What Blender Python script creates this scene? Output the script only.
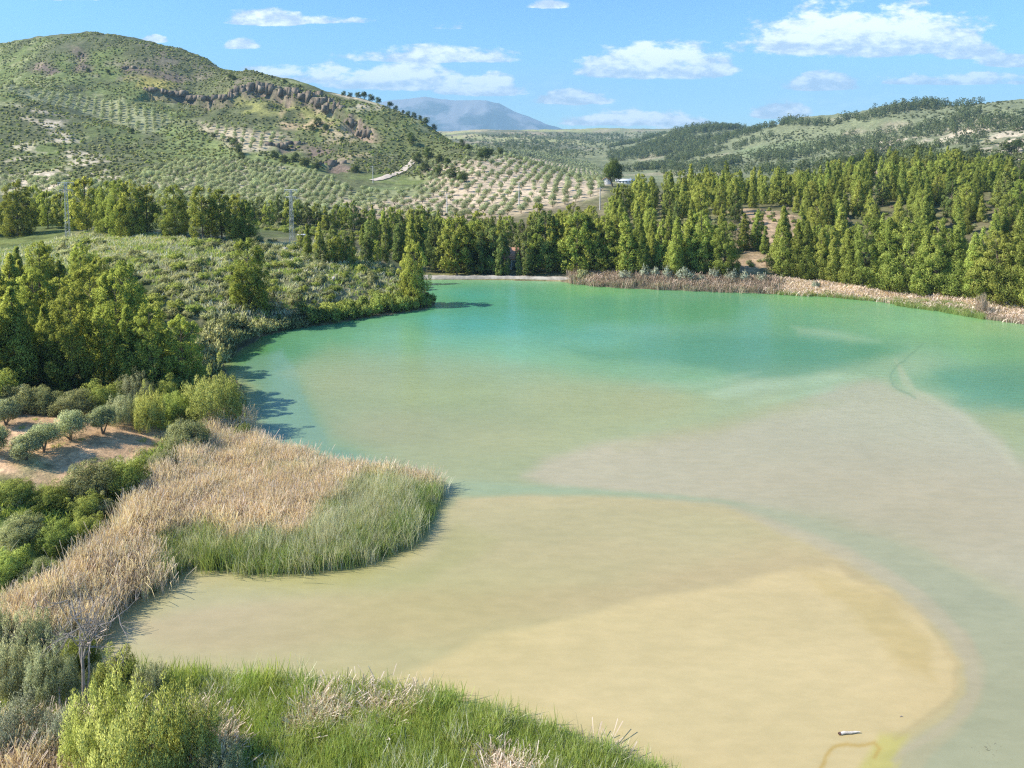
import bpy, math, time
import numpy as np
T0 = time.time()
for o in list(bpy.data.objects): bpy.data.objects.remove(o)
SC = bpy.context.scene
COL = SC.collection
R = math.radians
rng = np.random.default_rng(7)

# ------------------------------------------------------------------ camera
CAMH, PITCH, F = 30.0, 4.0, 700.0
AXY = 150 + F * math.tan(math.radians(PITCH))      # image row of the optical axis (perspective-corrected photo: lens shift)
cd = bpy.data.cameras.new('camera'); cam = bpy.data.objects.new('camera', cd); COL.objects.link(cam)
cam.location = (0, 0, CAMH); cam.rotation_euler = (R(90 - PITCH), 0, 0)
cd.sensor_width = 36; cd.lens = F / 1024 * 36; cd.shift_y = (AXY - 384) / 1024; cd.clip_start = 0.5; cd.clip_end = 60000
SC.camera = cam
# ------------------------------------------------------------------ light
SUN_EL, SUN_AZ = 41.0, 265.0        # azimuth clockwise from +Y (north): sun on the -X side
SKY_STRENGTH, SUN_STRENGTH, EXPOSURE = 0.100, 4.9, 0.80
ld = bpy.data.lights.new('sun', 'SUN'); ld.energy = SUN_STRENGTH; ld.angle = R(0.53); ld.color = (1.0, 0.945, 0.86)
sun = bpy.data.objects.new('sun', ld); COL.objects.link(sun)
a = R(SUN_AZ); sd = np.array([math.sin(a) * math.cos(R(SUN_EL)), math.cos(a) * math.cos(R(SUN_EL)), math.sin(R(SUN_EL))])
from mathutils import Vector, Matrix
sun.rotation_euler = Vector(sd).to_track_quat('Z', 'Y').to_euler()
SC.view_settings.view_transform = 'Standard'; SC.view_settings.look = 'None'
SC.view_settings.exposure = EXPOSURE; SC.view_settings.gamma = 1
SC.view_settings.use_curve_mapping = False
SC.render.engine = 'CYCLES'
SC.cycles.use_denoising = False; SC.cycles.denoiser = 'OPENIMAGEDENOISE'
SC.cycles.max_bounces = 5; SC.cycles.diffuse_bounces = 2; SC.cycles.glossy_bounces = 2
SC.cycles.transmission_bounces = 2; SC.cycles.transparent_max_bounces = 6; SC.cycles.volume_bounces = 0; SC.cycles.pixel_filter_type = 'BLACKMAN_HARRIS'; SC.cycles.filter_width = 1.25
SC.cycles.sample_clamp_indirect = 6

# ------------------------------------------------------------------ node helper
class NT:
    def __init__(s, tree): s.t = tree; s.n = tree.nodes; s.l = tree.links
    def new(s, typ, **kw):
        n = s.n.new(typ)
        for k, v in kw.items(): setattr(n, k, v)
        return n
    def put(s, sock, v):
        if v is None: return
        if isinstance(v, bpy.types.NodeSocket): s.l.new(v, sock)
        else:
            if hasattr(sock.default_value, '__len__') and not hasattr(v, '__len__'): v = [v] * len(sock.default_value)
            if hasattr(v, '__len__') and len(sock.default_value) == 4 and len(v) == 3: v = (*v, 1)
            sock.default_value = v
    def m(s, op, a, b=None, c=None, clamp=False):
        n = s.new('ShaderNodeMath', operation=op); n.use_clamp = clamp
        for i, v in enumerate((a, b, c)):
            if v is not None: s.put(n.inputs[i], v)
        return n.outputs[0]
    def mix(s, f, a, b, mode='MIX'):
        n = s.new('ShaderNodeMix', data_type='RGBA', blend_type=mode)
        s.put(n.inputs[0], f); s.put(n.inputs[6], a); s.put(n.inputs[7], b); return n.outputs[2]
    def ramp(s, v, lo, hi, a=0.0, b=1.0, smooth=True):
        n = s.new('ShaderNodeMapRange'); n.interpolation_type = 'SMOOTHSTEP' if smooth else 'LINEAR'
        for i, x in enumerate((v, lo, hi, a, b)): s.put(n.inputs[i], x)
        return n.outputs[0]
    def noise(s, vec, scale, detail=3, rough=0.55, out=0, dims='3D'):
        n = s.new('ShaderNodeTexNoise', noise_dimensions=dims)
        s.put(n.inputs['Vector'], vec); s.put(n.inputs['Scale'], scale); s.put(n.inputs['Detail'], detail); s.put(n.inputs['Roughness'], rough)
        return n.outputs[out]
    def vmul(s, vec, k):
        n = s.new('ShaderNodeVectorMath', operation='MULTIPLY'); s.put(n.inputs[0], vec); s.put(n.inputs[1], k); return n.outputs[0]

def pix_dir(px, py):
    p = R(PITCH); px = np.asarray(px, float); py = np.asarray(py, float)
    dy = F * math.cos(p) + (AXY - py) * math.sin(p)
    dz = -F * math.sin(p) + (AXY - py) * math.cos(p)
    return (px - 512) / dy, dz / dy            # s = x/Y , t = (z-30)/Y
def to_pix(x, y, z):
    p = R(PITCH); c = y * math.cos(p) - (z - CAMH) * math.sin(p); u = y * math.sin(p) + (z - CAMH) * math.cos(p)
    return 512 + F * x / c, AXY - F * u / c

# ------------------------------------------------------------------ world: sky with clouds
W = bpy.data.worlds.new('World'); W.cycles.sampling_method = 'MANUAL'; W.cycles.sample_map_resolution = 256; SC.world = W; W.use_nodes = True
w = NT(W.node_tree); w.n.clear()
sky = w.new('ShaderNodeTexSky', sky_type='NISHITA'); sky.sun_disc = False
sky.sun_elevation = R(SUN_EL); sky.sun_rotation = R(SUN_AZ); sky.altitude = 700; sky.air_density = 1.0; sky.dust_density = 0.3; sky.ozone_density = 2.5
tc = w.new('ShaderNodeTexCoord'); sx = w.new('ShaderNodeSeparateXYZ'); w.l.new(tc.outputs['Generated'], sx.inputs[0])
X, Y, Z = sx.outputs
yc = w.m('MAXIMUM', w.m('ABSOLUTE', Y), 0.15)
U = w.m('DIVIDE', X, yc); V = w.m('DIVIDE', Z, yc)
cv = w.new('ShaderNodeCombineXYZ'); w.put(cv.inputs[0], U); w.put(cv.inputs[1], w.m('MULTIPLY', V, 2.2)); w.put(cv.inputs[2], w.m('MULTIPLY', w.m('SIGN', Y), 3.1))
warp = w.noise(cv.outputs[0], 11, 5, 0.62); warp2 = w.noise(cv.outputs[0], 38, 3, 0.6); soft = w.noise(cv.outputs[0], 5.0, 2, 0.6)
# clouds: centre px, base py, half width px, height above base px, strength
CL = [(868, 60, 128, 58, 1.0), (790, 48, 52, 14, .75), (960, 60, 45, 24, .8), (655, 82, 80, 40, 1.0), (610, 74, 30, 14, .6), (820, 92, 46, 20, 1.0), (268, 27, 40, 20, .95), (325, 24, 40, 8, .45),
      (155, 43, 14, 9, .8), (243, 50, 20, 12, .7), (395, 92, 95, 30, .95), (310, 86, 80, 24, .95), (480, 98, 52, 24, 1.0), (440, 64, 95, 18, .65), (572, 106, 38, 18, .9), (550, 9, 24, 9, .75),
      (448, 30, 24, 9, .5), (780, 120, 36, 18, 1.0), (960, 86, 85, 14, .8), (640, 127, 100, 18, .85), (1015, 68, 40, 16, .85), (60, 1, 60, 8, .6), (1150, 80, 90, 30, .8), (740, 140, 110, 16, .5)]
def vm(op, a_, b_=None, c_=None, out=0):
    n_ = w.new('ShaderNodeVectorMath', operation=op)
    for i_, v_ in enumerate((a_, b_, c_)):
        if v_ is not None: w.put(n_.inputs[i_], v_)
    return n_.outputs[out]
uvv = w.new('ShaderNodeCombineXYZ'); w.put(uvv.inputs[0], U); w.put(uvv.inputs[1], V); w.put(uvv.inputs[2], V)
dens = None; hgt = None
for cx, by, hw, hh, st in CL:
    s0, t0 = pix_dir(cx, by); s1, _ = pix_dir(cx + hw, by); _, t1 = pix_dir(cx, by - hh)
    ku = 1 / float(s1 - s0); kv = 1.2 / float(t1 - t0); v0 = float(t0 + (t1 - t0) * .22)
    e = vm('MULTIPLY_ADD', uvv.outputs[0], (ku, kv, kv * 4.4), (-float(s0) * ku, -v0 * kv, -v0 * kv * 4.4))
    e = vm('MAXIMUM', e, (-999, 0, -999)); e = vm('MINIMUM', e, (999, 999, 0))
    d = w.m('MULTIPLY_ADD', vm('DOT_PRODUCT', e, e, out=1), -st, st)
    dens = d if dens is None else w.m('MAXIMUM', dens, d)
    if hw >= 50:
        h = vm('DOT_PRODUCT', vm('MULTIPLY', e, (0, 1, 0)), (0, .62, 0), out=1)
        h = w.m('MULTIPLY', w.m('MAXIMUM', d, 0.0), h)
        hgt = h if hgt is None else w.m('ADD', hgt, h)
nz = w.m('ADD', w.m('MULTIPLY', w.m('SUBTRACT', warp, .5), 2.6), w.m('MULTIPLY', w.m('SUBTRACT', warp2, .5), 1.0))
dd = w.m('ADD', w.m('MAXIMUM', dens, -1.0), nz)
dd = w.m('ADD', dd, w.m('MULTIPLY', w.m('SUBTRACT', soft, .5), .6))
alpha = w.ramp(dd, 0.0, 0.5)
low = w.m('MULTIPLY', w.ramp(V, 0.0, 0.16, 1.0, 0.0), w.ramp(soft, .40, .70)); alpha = w.m('MAXIMUM', alpha, w.m('MULTIPLY', low, .35))
alpha = w.m('MULTIPLY', alpha, w.ramp(V, -0.02, 0.01))
bright = w.ramp(w.m('ADD', hgt, w.m('MULTIPLY', w.m('SUBTRACT', warp2, .5), 0.8)), -0.10, 0.22)
ccol = w.mix(bright, (4.3, 5.0, 6.0), (9.6, 9.8, 9.8))  # sunlit tops and shaded grey bases painted into the cloud colour
sat = w.new('ShaderNodeHueSaturation'); w.put(sat.inputs['Saturation'], 1.12); w.put(sat.inputs['Color'], sky.outputs[0])
tint = w.mix(1.0, sat.outputs[0], (0.78, 1.13, 1.34), 'MULTIPLY')
fin = w.mix(w.m('MULTIPLY', alpha, .93), tint, ccol)
bg = w.new('ShaderNodeBackground'); w.put(bg.inputs[0], fin); w.put(bg.inputs[1], SKY_STRENGTH)
wo = w.new('ShaderNodeOutputWorld'); w.l.new(bg.outputs[0], wo.inputs[0])

# ------------------------------------------------------------------ numpy noise
def _hash(ix, iy, seed):
    h = (ix.astype(np.int64) * 374761393 + iy.astype(np.int64) * 668265263 + seed * 1442695041) & 0xffffffff
    h = ((h ^ (h >> 13)) * 1274126177) & 0xffffffff
    return ((h ^ (h >> 16)) & 0xffff) / 65535.0
def vnoise(x, y, seed=0):
    ix = np.floor(x); iy = np.floor(y); fx = x - ix; fy = y - iy
    fx = fx * fx * fx * (fx * (fx * 6 - 15) + 10); fy = fy * fy * fy * (fy * (fy * 6 - 15) + 10)
    a = _hash(ix, iy, seed); b = _hash(ix + 1, iy, seed); c = _hash(ix, iy + 1, seed); d = _hash(ix + 1, iy + 1, seed)
    return (a * (1 - fx) + b * fx) * (1 - fy) + (c * (1 - fx) + d * fx) * fy - 0.5
def fbm(x, y, wl, octv=4, seed=0, gain=.5, ridged=False):
    r = 0; amp = 1.0
    for k in range(octv):
        n = vnoise(x / wl + 17.3 * k, y / wl - 9.1 * k, seed + k)
        if ridged: n = 0.5 - 2 * np.abs(n)
        r = r + amp * n; amp *= gain; wl *= 0.5
    return r
def sstep(a, b, x):
    t = np.clip((x - a) / (b - a), 0, 1); return t * t * (3 - 2 * t)

# ------------------------------------------------------------------ terrain
def water_xy(px, py):
    s, t = pix_dir(px, py); Yd = -CAMH / t; return np.stack([s * Yd, Yd], -1)
SHORE_PX = [(900, 830), (700, 830), (672, 800), (640, 782), (600, 763), (550, 744), (500, 727), (440, 713), (380, 703), (300, 696), (200, 690), (140, 690), (96, 672), (84, 646), (96, 622), (118, 603), (150, 588), (172, 573),
            (160, 560), (190, 563), (250, 568), (300, 569), (360, 561), (400, 545), (418, 524), (432, 500), (431, 490), (410, 485), (370, 480), (320, 474), (285, 462), (258, 452), (246, 438), (246, 410), (243, 388),
            (226, 372), (222, 362), (240, 352), (262, 336), (290, 329), (330, 324), (360, 319), (402, 313), (425, 310), (434, 306), (433, 298), (424, 288), (415, 279.5), (440, 279.5), (500, 280), (560, 281.5), (578, 284),
            (620, 288), (700, 291), (775, 294), (830, 297), (880, 302), (930, 309), (980, 318), (1030, 324), (1100, 338), (1200, 372), (1290, 450), (1320, 560), (1330, 800)]
SHORE = water_xy(*np.array(SHORE_PX, float).T)
def sdf(P, poly):
    """signed distance: positive inside"""
    n = len(poly); d2 = np.full(len(P), 1e18); inside = np.zeros(len(P), bool)
    x, y = P[:, 0], P[:, 1]
    for i in range(n):
        a = poly[i]; b = poly[(i + 1) % n]; e = b - a; L = max(e @ e, 1e-9)
        wx = x - a[0]; wy = y - a[1]
        t = np.clip((wx * e[0] + wy * e[1]) / L, 0, 1)
        d2 = np.minimum(d2, (wx - t * e[0]) ** 2 + (wy - t * e[1]) ** 2)
        c = (a[1] > y) != (b[1] > y)
        if abs(e[1]) > 1e-12: inside ^= c & (x < e[0] * (y - a[1]) / e[1] + a[0])
    return np.where(inside, 1, -1) * np.sqrt(d2)

# profile points: (px, [(py, Y or None, z or None), ...]); give two of three
PROF = {
 -260: [(0, 30, 1.5), (0, 45, 3), (0, 60, 5), (0, 90, 7), (0, 150, 10), (0, 220, 12), (0, 400, 25), (0, 560, 70), (0, 700, 95), (0, 900, 125), (0, 1300, 80), (0, 3000, 60)],
 0: [(768, None, .7), (650, None, 1.0), (600, None, 1.5), (540, None, 2.6), (480, None, 4.2), (430, None, 4.6), (400, None, 4.6), (300, None, 7), (250, None, 9), (225, None, 10), (0, 260, 9), (175, 400, None), (140, 480, None),
     (100, 560, None), (82, 600, None), (0, 680, 84), (43, 850, None), (0, 1100, 105), (0, 2000, 50)],
 100: [(768, None, .5), (655, None, .6), (600, None, .8), (540, None, 1.1), (480, None, 2.6), (430, None, 3.6), (400, None, 3.6), (300, None, 6), (262, None, 9), (236, None, 11), (0, 230, 9), (175, 400, None), (150, 480, None),
       (124, 540, None), (0, 585, 55), (98, 640, None), (60, 730, None), (32, 820, None), (0, 1000, 120), (0, 1500, 60)],
 200: [(640, None, .3), (500, None, .6), (430, None, 1.6), (400, None, 2.0), (345, None, 2.0), (300, None, 5.5), (262, None, 9), (236, None, 11), (0, 230, 7), (195, 330, None), (175, 400, None), (150, 490, None), (120, 590, None), (90, 680, None), (57, 770, None), (0, 950, 85), (0, 1500, 50)],
 50: [(36, 835, None), (0, 1050, 105)],
 150: [(43, 790, None), (0, 980, 95)],
 250: [(70, 705, None), (0, 870, 62)],
 335: [(91, 622, None)],
 300: [(322, None, .3), (300, None, 3.8), (270, None, 6.8), (241, None, 9), (0, 215, 5), (0, 250, 5), (205, 300, None), (185, 380, None), (165, 450, None), (140, 520, None), (112, 580, None), (82, 640, None), (0, 800, 55), (0, 1500, 40)],
 370: [(312, None, .3), (290, None, 3.2), (262, None, 6.2), (251, None, 7), (0, 195, 3), (0, 235, 3), (215, 290, None), (195, 350, None), (175, 430, None), (150, 500, None), (120, 570, None), (97, 610, None), (0, 720, 50), (0, 1400, 35)],
 420: [(305, None, .3), (292, None, 1.5), (0, 165, .6), (0, 205, 1.5), (215, 290, None), (195, 355, None), (178, 430, None), (155, 520, None), (120, 600, None), (0, 700, 40), (0, 1400, 32)],
 460: [(277, None, .5), (0, 205, 1.5), (215, 290, None), (200, 340, None), (180, 380, None), (162, 460, None), (146, 540, None), (0, 660, 20), (140, 2000, None), (132, 2600, None), (0, 3600, 70)],
 500: [(277, None, .6), (0, 205, 1.6), (220, 260, None), (200, 330, None), (180, 380, None), (162, 480, None), (155, 540, None), (0, 700, 12), (150, 1300, None), (139, 2000, None), (131, 2600, None), (0, 3600, 70)],
 600: [(280, None, .6), (0, 200, 4), (0, 280, 8), (190, 330, None), (180, 410, None), (0, 500, 6), (0, 800, -2), (160, 1300, None), (143, 2000, None), (130, 2600, None), (0, 3600, 70)],
 700: [(288, None, .4), (270, None, 2.5), (232, None, 8), (0, 240, 10), (0, 300, 13), (0, 400, 10), (0, 700, 3), (0, 860, 4), (152, 1150, None), (127, 1500, None), (0, 1900, 62), (129, 2700, None), (0, 3600, 70)],
 800: [(291, None, .4), (270, None, 2.6), (225, None, 9), (0, 290, 12), (0, 400, 14), (0, 650, 8), (163, 830, None), (142, 950, None), (118, 1120, None), (0, 1400, 55), (0, 2600, 80)],
 900: [(299, None, .4), (280, None, 2), (240, None, 7), (200, None, 14), (170, 330, None), (0, 430, 21), (0, 600, 18), (150, 750, None), (128, 880, None), (104, 1000, None), (0, 1250, 65), (0, 2600, 70)],
 1024: [(318, None, .4), (290, None, 3), (250, None, 8), (210, None, 14), (172, 305, None), (0, 430, 25), (145, 600, None), (122, 750, None), (99, 900, None), (0, 1200, 65), (0, 2600, 70)],
 1300: [(0, 100, .5), (0, 120, 4), (0, 160, 10), (0, 300, 24), (0, 450, 30), (0, 700, 60), (0, 900, 85), (0, 1300, 60), (0, 2600, 60)],
}
cp = []
for px, lst in PROF.items():
    for py, Yd, z in lst:
        if Yd is None: s, t = pix_dir(px, py); Yd = (z - CAMH) / t
        elif z is None: s, t = pix_dir(px, py); z = CAMH + t * Yd
        else: s = (px - 512) / F
        cp.append((float(s), float(Yd), float(z)))
for s in (-1.4, -.7, 0, .7, 1.4):
    cp.append((s, 12, .6)); cp.append((s, 6000, 50)); cp.append((s, 15000, 50))
for p in [(s, y) for s in (-.1, .2, .5) for y in (40, 80, 120)]: cp.append((p[0], p[1], -0.5))
cp = np.array(cp)
KX, KY = 5.0, 2.2
def feat(s, Yd): return np.stack([s * KX, np.log(Yd) * KY], -1)
C = feat(cp[:, 0], cp[:, 1]); n = len(C)
def kern(r2): return 0.5 * r2 * np.log(r2 + 1e-12)
K = kern(((C[:, None] - C[None]) ** 2).sum(-1)) + np.eye(n) * 0.004
P1 = np.concatenate([np.ones((n, 1)), C], 1)
# interpolate z / Y^0.7 so near ground is not swamped by the far hills
WGT = lambda Yd: Yd ** 0.75
A = np.zeros((n + 3, n + 3)); A[:n, :n] = K; A[:n, n:] = P1; A[n:, :n] = P1.T
SOL = np.linalg.solve(A, np.concatenate([cp[:, 2] / WGT(cp[:, 1]), np.zeros(3)]))
def tps(s, Yd):
    Q = feat(s, Yd); r = np.empty(len(Q))
    for i in range(0, len(Q), 20000):
        q = Q[i:i + 20000]
        r[i:i + 20000] = kern(((q[:, None] - C[None]) ** 2).sum(-1)) @ SOL[:n] + SOL[n] + q @ SOL[n + 1:]
    return r * WGT(Yd)
NS, NY = 720, 760
SG = np.linspace(-1.15, 1.15, NS); LY = np.linspace(math.log(11.5), math.log(14000), NY)
# denser rows near; coarse tps then upsample
cs, cy = 116, 190
sC = np.linspace(-1.15, 1.15, cs); yC = np.linspace(LY[0], LY[-1], cy)
gs, gy = np.meshgrid(sC, yC); H0 = tps(gs.ravel(), np.exp(gy.ravel())).reshape(cy, cs)
def bil(G, x0, dx, y0, dy, x, y):
    fx = np.clip((x - x0) / dx, 0, G.shape[1] - 1.001); fy = np.clip((y - y0) / dy, 0, G.shape[0] - 1.001)
    i = fx.astype(int); j = fy.astype(int); fx = fx - i; fy = fy - j
    return (G[j, i] * (1 - fx) + G[j, i + 1] * fx) * (1 - fy) + (G[j + 1, i] * (1 - fx) + G[j + 1, i + 1] * fx) * fy
gs, gl = np.meshgrid(SG, LY); gY = np.exp(gl); gX = gs * gY
H = bil(H0, sC[0], sC[1] - sC[0], yC[0], yC[1] - yC[0], gs, gl)
# cliff band on the big hill and small ledges
def ray_hit_in(Hg, px, py):
    s, t = pix_dir(px, py); s = np.atleast_1d(s); t = np.atleast_1d(t)
    ys = np.exp(LY); out = np.full((len(s), 3), np.nan)
    for k in range(len(s)):
        fi = np.clip((s[k] - SG[0]) / (SG[1] - SG[0]), 0, NS - 1.001); i = int(fi); f = fi - i
        col = Hg[:, i] * (1 - f) + Hg[:, i + 1] * f
        g = CAMH + t[k] * ys - col
        j = np.nonzero((g[:-1] > 0) & (g[1:] <= 0))[0]
        if len(j) == 0:
            jj = np.argmin(np.where(ys < 4000, np.abs(g) / ys, 9)); out[k] = (s[k] * ys[jj], ys[jj], col[jj]); continue
        j = j[0]; q = g[j] / (g[j] - g[j + 1]); yy = ys[j] + q * (ys[j + 1] - ys[j])
        out[k] = (s[k] * yy, yy, col[j] + q * (col[j + 1] - col[j]))
    return out
def line_d(P, line):
    """distance to an open polyline and side (+ = far side) and arclength fraction"""
    best = np.full(len(P), 1e18); side = np.zeros(len(P)); arc = np.zeros(len(P)); nseg = len(line) - 1
    for i in range(nseg):
        a = line[i]; b = line[i + 1]; e = b - a; L = e @ e; wv = P - a
        t = np.clip((wv @ e) / L, 0, 1); q = wv - t[:, None] * e; d2 = (q ** 2).sum(1); m = d2 < best
        best[m] = d2[m]; side[m] = np.sign(e[0] * wv[m, 1] - e[1] * wv[m, 0]); arc[m] = (i + t[m]) / nseg
    return np.sqrt(best), side, arc
ROCK = np.zeros(H.shape)
far = (gY > 250) & (gY < 1100)
for pts, hgt_, wd in (([(146, 89), (165, 92), (190, 97), (215, 100), (236, 101)], 13, 1.6), ([(226, 98), (245, 90), (262, 86), (285, 92), (298, 96)], 15, 1.6), ([(292, 91), (315, 97), (335, 108), (360, 122), (390, 141)], 13, 1.6), ([(70, 52), (85, 58), (80, 68), (95, 72)], 5, 2.5), ([(120, 66), (150, 72), (190, 80)], 4, 3), ([(30, 66), (60, 75)], 3, 3),
                      ([(275, 145), (300, 143), (330, 152)], 5, 3), ([(330, 163), (350, 172)], 5, 3)):
    hp = ray_hit_in(H, *np.array(pts, float).T)[:, :2]
    P = np.stack([gX[far], gY[far]], 1); P = P + 5 * np.stack([fbm(P[:, 0], P[:, 1], 22, 3, 5), fbm(P[:, 0], P[:, 1], 22, 3, 15)], 1)
    d, sd_, arc = line_d(P, hp); sg = d * sd_
    fade = sstep(0, .12, arc) * sstep(1, .88, arc) * (0.55 + 0.9 * (vnoise(P[:, 0] / 14, P[:, 1] / 14, 3) + .5))
    H[far] -= .8 * hgt_ * fade * sstep(wd, -wd, sg) * np.exp(-np.maximum(-sg, 0) / 22)
    ROCK[far] = np.maximum(ROCK[far], fade * np.exp(-((d - 1) / (wd * 1.5)) ** 2))
amp = np.clip(gY / 500, 0.02, 1.6) ** 1.1
H += amp * (3.6 * fbm(gX, gY, 130, 5, 1, .55) * sstep(150, 500, gY) + 1.2 * fbm(gX, gY, 9, 3, 8) * sstep(15, 80, gY))
hill = sstep(380, 560, gY) * sstep(1400, 900, gY)
H += hill * 2.2 * fbm(gX + gY * .3, gY, 70, 4, 31, .55, True)
farw = sstep(1200, 1900, gY) * sstep(6000, 3500, gY)
H += farw * 9 * fbm(gX, gY, 260, 4, 77, .5, True)
# lake
near = gY < 420
Pn = np.stack([gX[near], gY[near]], 1)
Pw = Pn + 0.5 * np.stack([fbm(Pn[:, 0], Pn[:, 1], 5, 3, 51), fbm(Pn[:, 0], Pn[:, 1], 5, 3, 61)], 1)
dl = sdf(Pw, SHORE); DL = np.full(H.shape, -999.0); DL[near] = dl
h = np.maximum(H[near], 0.25); land = 0.06 + (h - 0.06) * sstep(-0.2, 3.2, -dl)
H[near] = np.where(dl > 0, -0.05 - 1.2 * sstep(0, 7, dl), land)
H = np.maximum(H, -1.6)
H = np.where((~near) & (H < .5), .5, H)
dLY = LY[1] - LY[0]; dSG = SG[1] - SG[0]
def gz(x, y): 
    x = np.asarray(x, float); y = np.maximum(np.asarray(y, float), 12)
    return bil(H, SG[0], dSG, LY[0], dLY, x / y, np.log(y))
def hit(px, py): return ray_hit_in(H, np.asarray(px, float), np.asarray(py, float))
TANMAX = np.maximum.accumulate((H - CAMH) / gY, axis=0)
def visible(x, y, h, margin=0.004):
    """could the tip of something h tall at x,y be seen from about the viewpoint"""
    tm = bil(TANMAX, SG[0], dSG, LY[0], dLY, x / y, np.log(y * 0.985))
    return ((gz(x, y) + h - CAMH) / y > tm - margin) & (np.abs(x / y) < 0.93)
def wpoly(pts, step=14):
    pts = np.array(pts, float); out = []
    for i in range(len(pts)):
        a = pts[i]; b = pts[(i + 1) % len(pts)]; k = max(1, int(np.hypot(*(b - a)) / step))
        for j in range(k): out.append(a + (b - a) * j / k)
    out = np.array(out); return hit(out[:, 0], out[:, 1])[:, :2]
def pmask(pts, soft_, wob=0.0, wl=20, P=None):
    poly = wpoly(pts) if not isinstance(pts, np.ndarray) else pts
    lo = poly.min(0) - soft_ * 2 - wob; hi = poly.max(0) + soft_ * 2 + wob
    full = P is None
    if full: P = np.stack([gX.ravel(), gY.ravel()], 1)
    m = (P[:, 0] > lo[0]) & (P[:, 0] < hi[0]) & (P[:, 1] > lo[1]) & (P[:, 1] < hi[1])
    r = np.zeros(len(P)); Q = P[m]
    if wob: Q = Q + wob * 2 * np.stack([fbm(Q[:, 0], Q[:, 1], wl, 4, 71), fbm(Q[:, 0], Q[:, 1], wl, 4, 91)], 1)
    r[m] = sstep(-soft_, soft_, sdf(Q, poly))
    return r.reshape(gX.shape) if full else r
print('terrain', round(time.time() - T0, 1))

# ------------------------------------------------------------------ mesh / material helpers
LAST_N = None      # leaf normals of the crown being built
def mesh_np(name, V_, F_, mats, tint=None, col=None, smooth=False, matidx=None):
    me = bpy.data.meshes.new(name); V_ = np.asarray(V_, np.float32); F_ = np.asarray(F_, np.int32); k = F_.shape[1]
    me.vertices.add(len(V_)); me.vertices.foreach_set('co', V_.ravel())
    me.loops.add(F_.size); me.loops.foreach_set('vertex_index', F_.ravel())
    me.polygons.add(len(F_)); me.polygons.foreach_set('loop_start', np.arange(0, F_.size, k, dtype=np.int32))
    if smooth: me.polygons.foreach_set('use_smooth', np.ones(len(F_), bool))
    if matidx is not None: me.polygons.foreach_set('material_index', np.asarray(matidx, np.int32))
    if tint is not None:
        at = me.attributes.new('tint', 'FLOAT', 'POINT'); at.data.foreach_set('value', np.asarray(tint, np.float32))
    if col is not None:
        at = me.attributes.new('Col', 'FLOAT_COLOR', 'POINT'); c4 = np.ones((len(V_), 4), np.float32); c4[:, :3] = col; at.data.foreach_set('color', c4.ravel())
    for m in (mats if isinstance(mats, (list, tuple)) else [mats]): me.materials.append(m)
    global LAST_N
    if LAST_N is not None and tint is not None and len(LAST_N) == len(V_):
        at = me.attributes.new('nrm', 'FLOAT_VECTOR', 'POINT'); at.data.foreach_set('vector', np.asarray(LAST_N, np.float32).ravel())
    LAST_N = None
    me.update(); me.validate(); return me
def link(name, data, parent=None, loc=(0, 0, 0)):
    o = bpy.data.objects.new(name, data); COL.objects.link(o); o.parent = parent; o.location = loc; return o
def tag(o, label=None, cat=None, group=None, kind=None):
    if label: o['label'] = label
    if cat: o['category'] = cat
    if group: o['group'] = group
    if kind: o['kind'] = kind
    return o
def grid_faces(nr, nc):
    i = np.arange(nr - 1)[:, None] * nc + np.arange(nc - 1)[None]; i = i.ravel()
    return np.stack([i, i + 1, i + nc + 1, i + nc], 1)
def mat_plain(name, col, rough=.8, noise=0.0, nscale=3, metal=0, bump=0):
    m = bpy.data.materials.new(name); m.use_nodes = True; t = NT(m.node_tree); b = t.n['Principled BSDF']
    tcn = t.new('ShaderNodeTexCoord').outputs['Object']
    c = col
    if noise: c = t.mix(t.ramp(t.noise(tcn, nscale, 5), .3, .7), tuple(x * (1 - noise) for x in col), tuple(min(1, x * (1 + noise)) for x in col))
    t.put(b.inputs['Base Color'], c); t.put(b.inputs['Roughness'], rough); t.put(b.inputs['Metallic'], metal)
    if bump:
        bn = t.new('ShaderNodeBump'); t.put(bn.inputs['Strength'], bump); t.put(bn.inputs['Height'], t.noise(tcn, nscale * 3, 4)); t.l.new(bn.outputs[0], b.inputs['Normal'])
    return m
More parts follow.
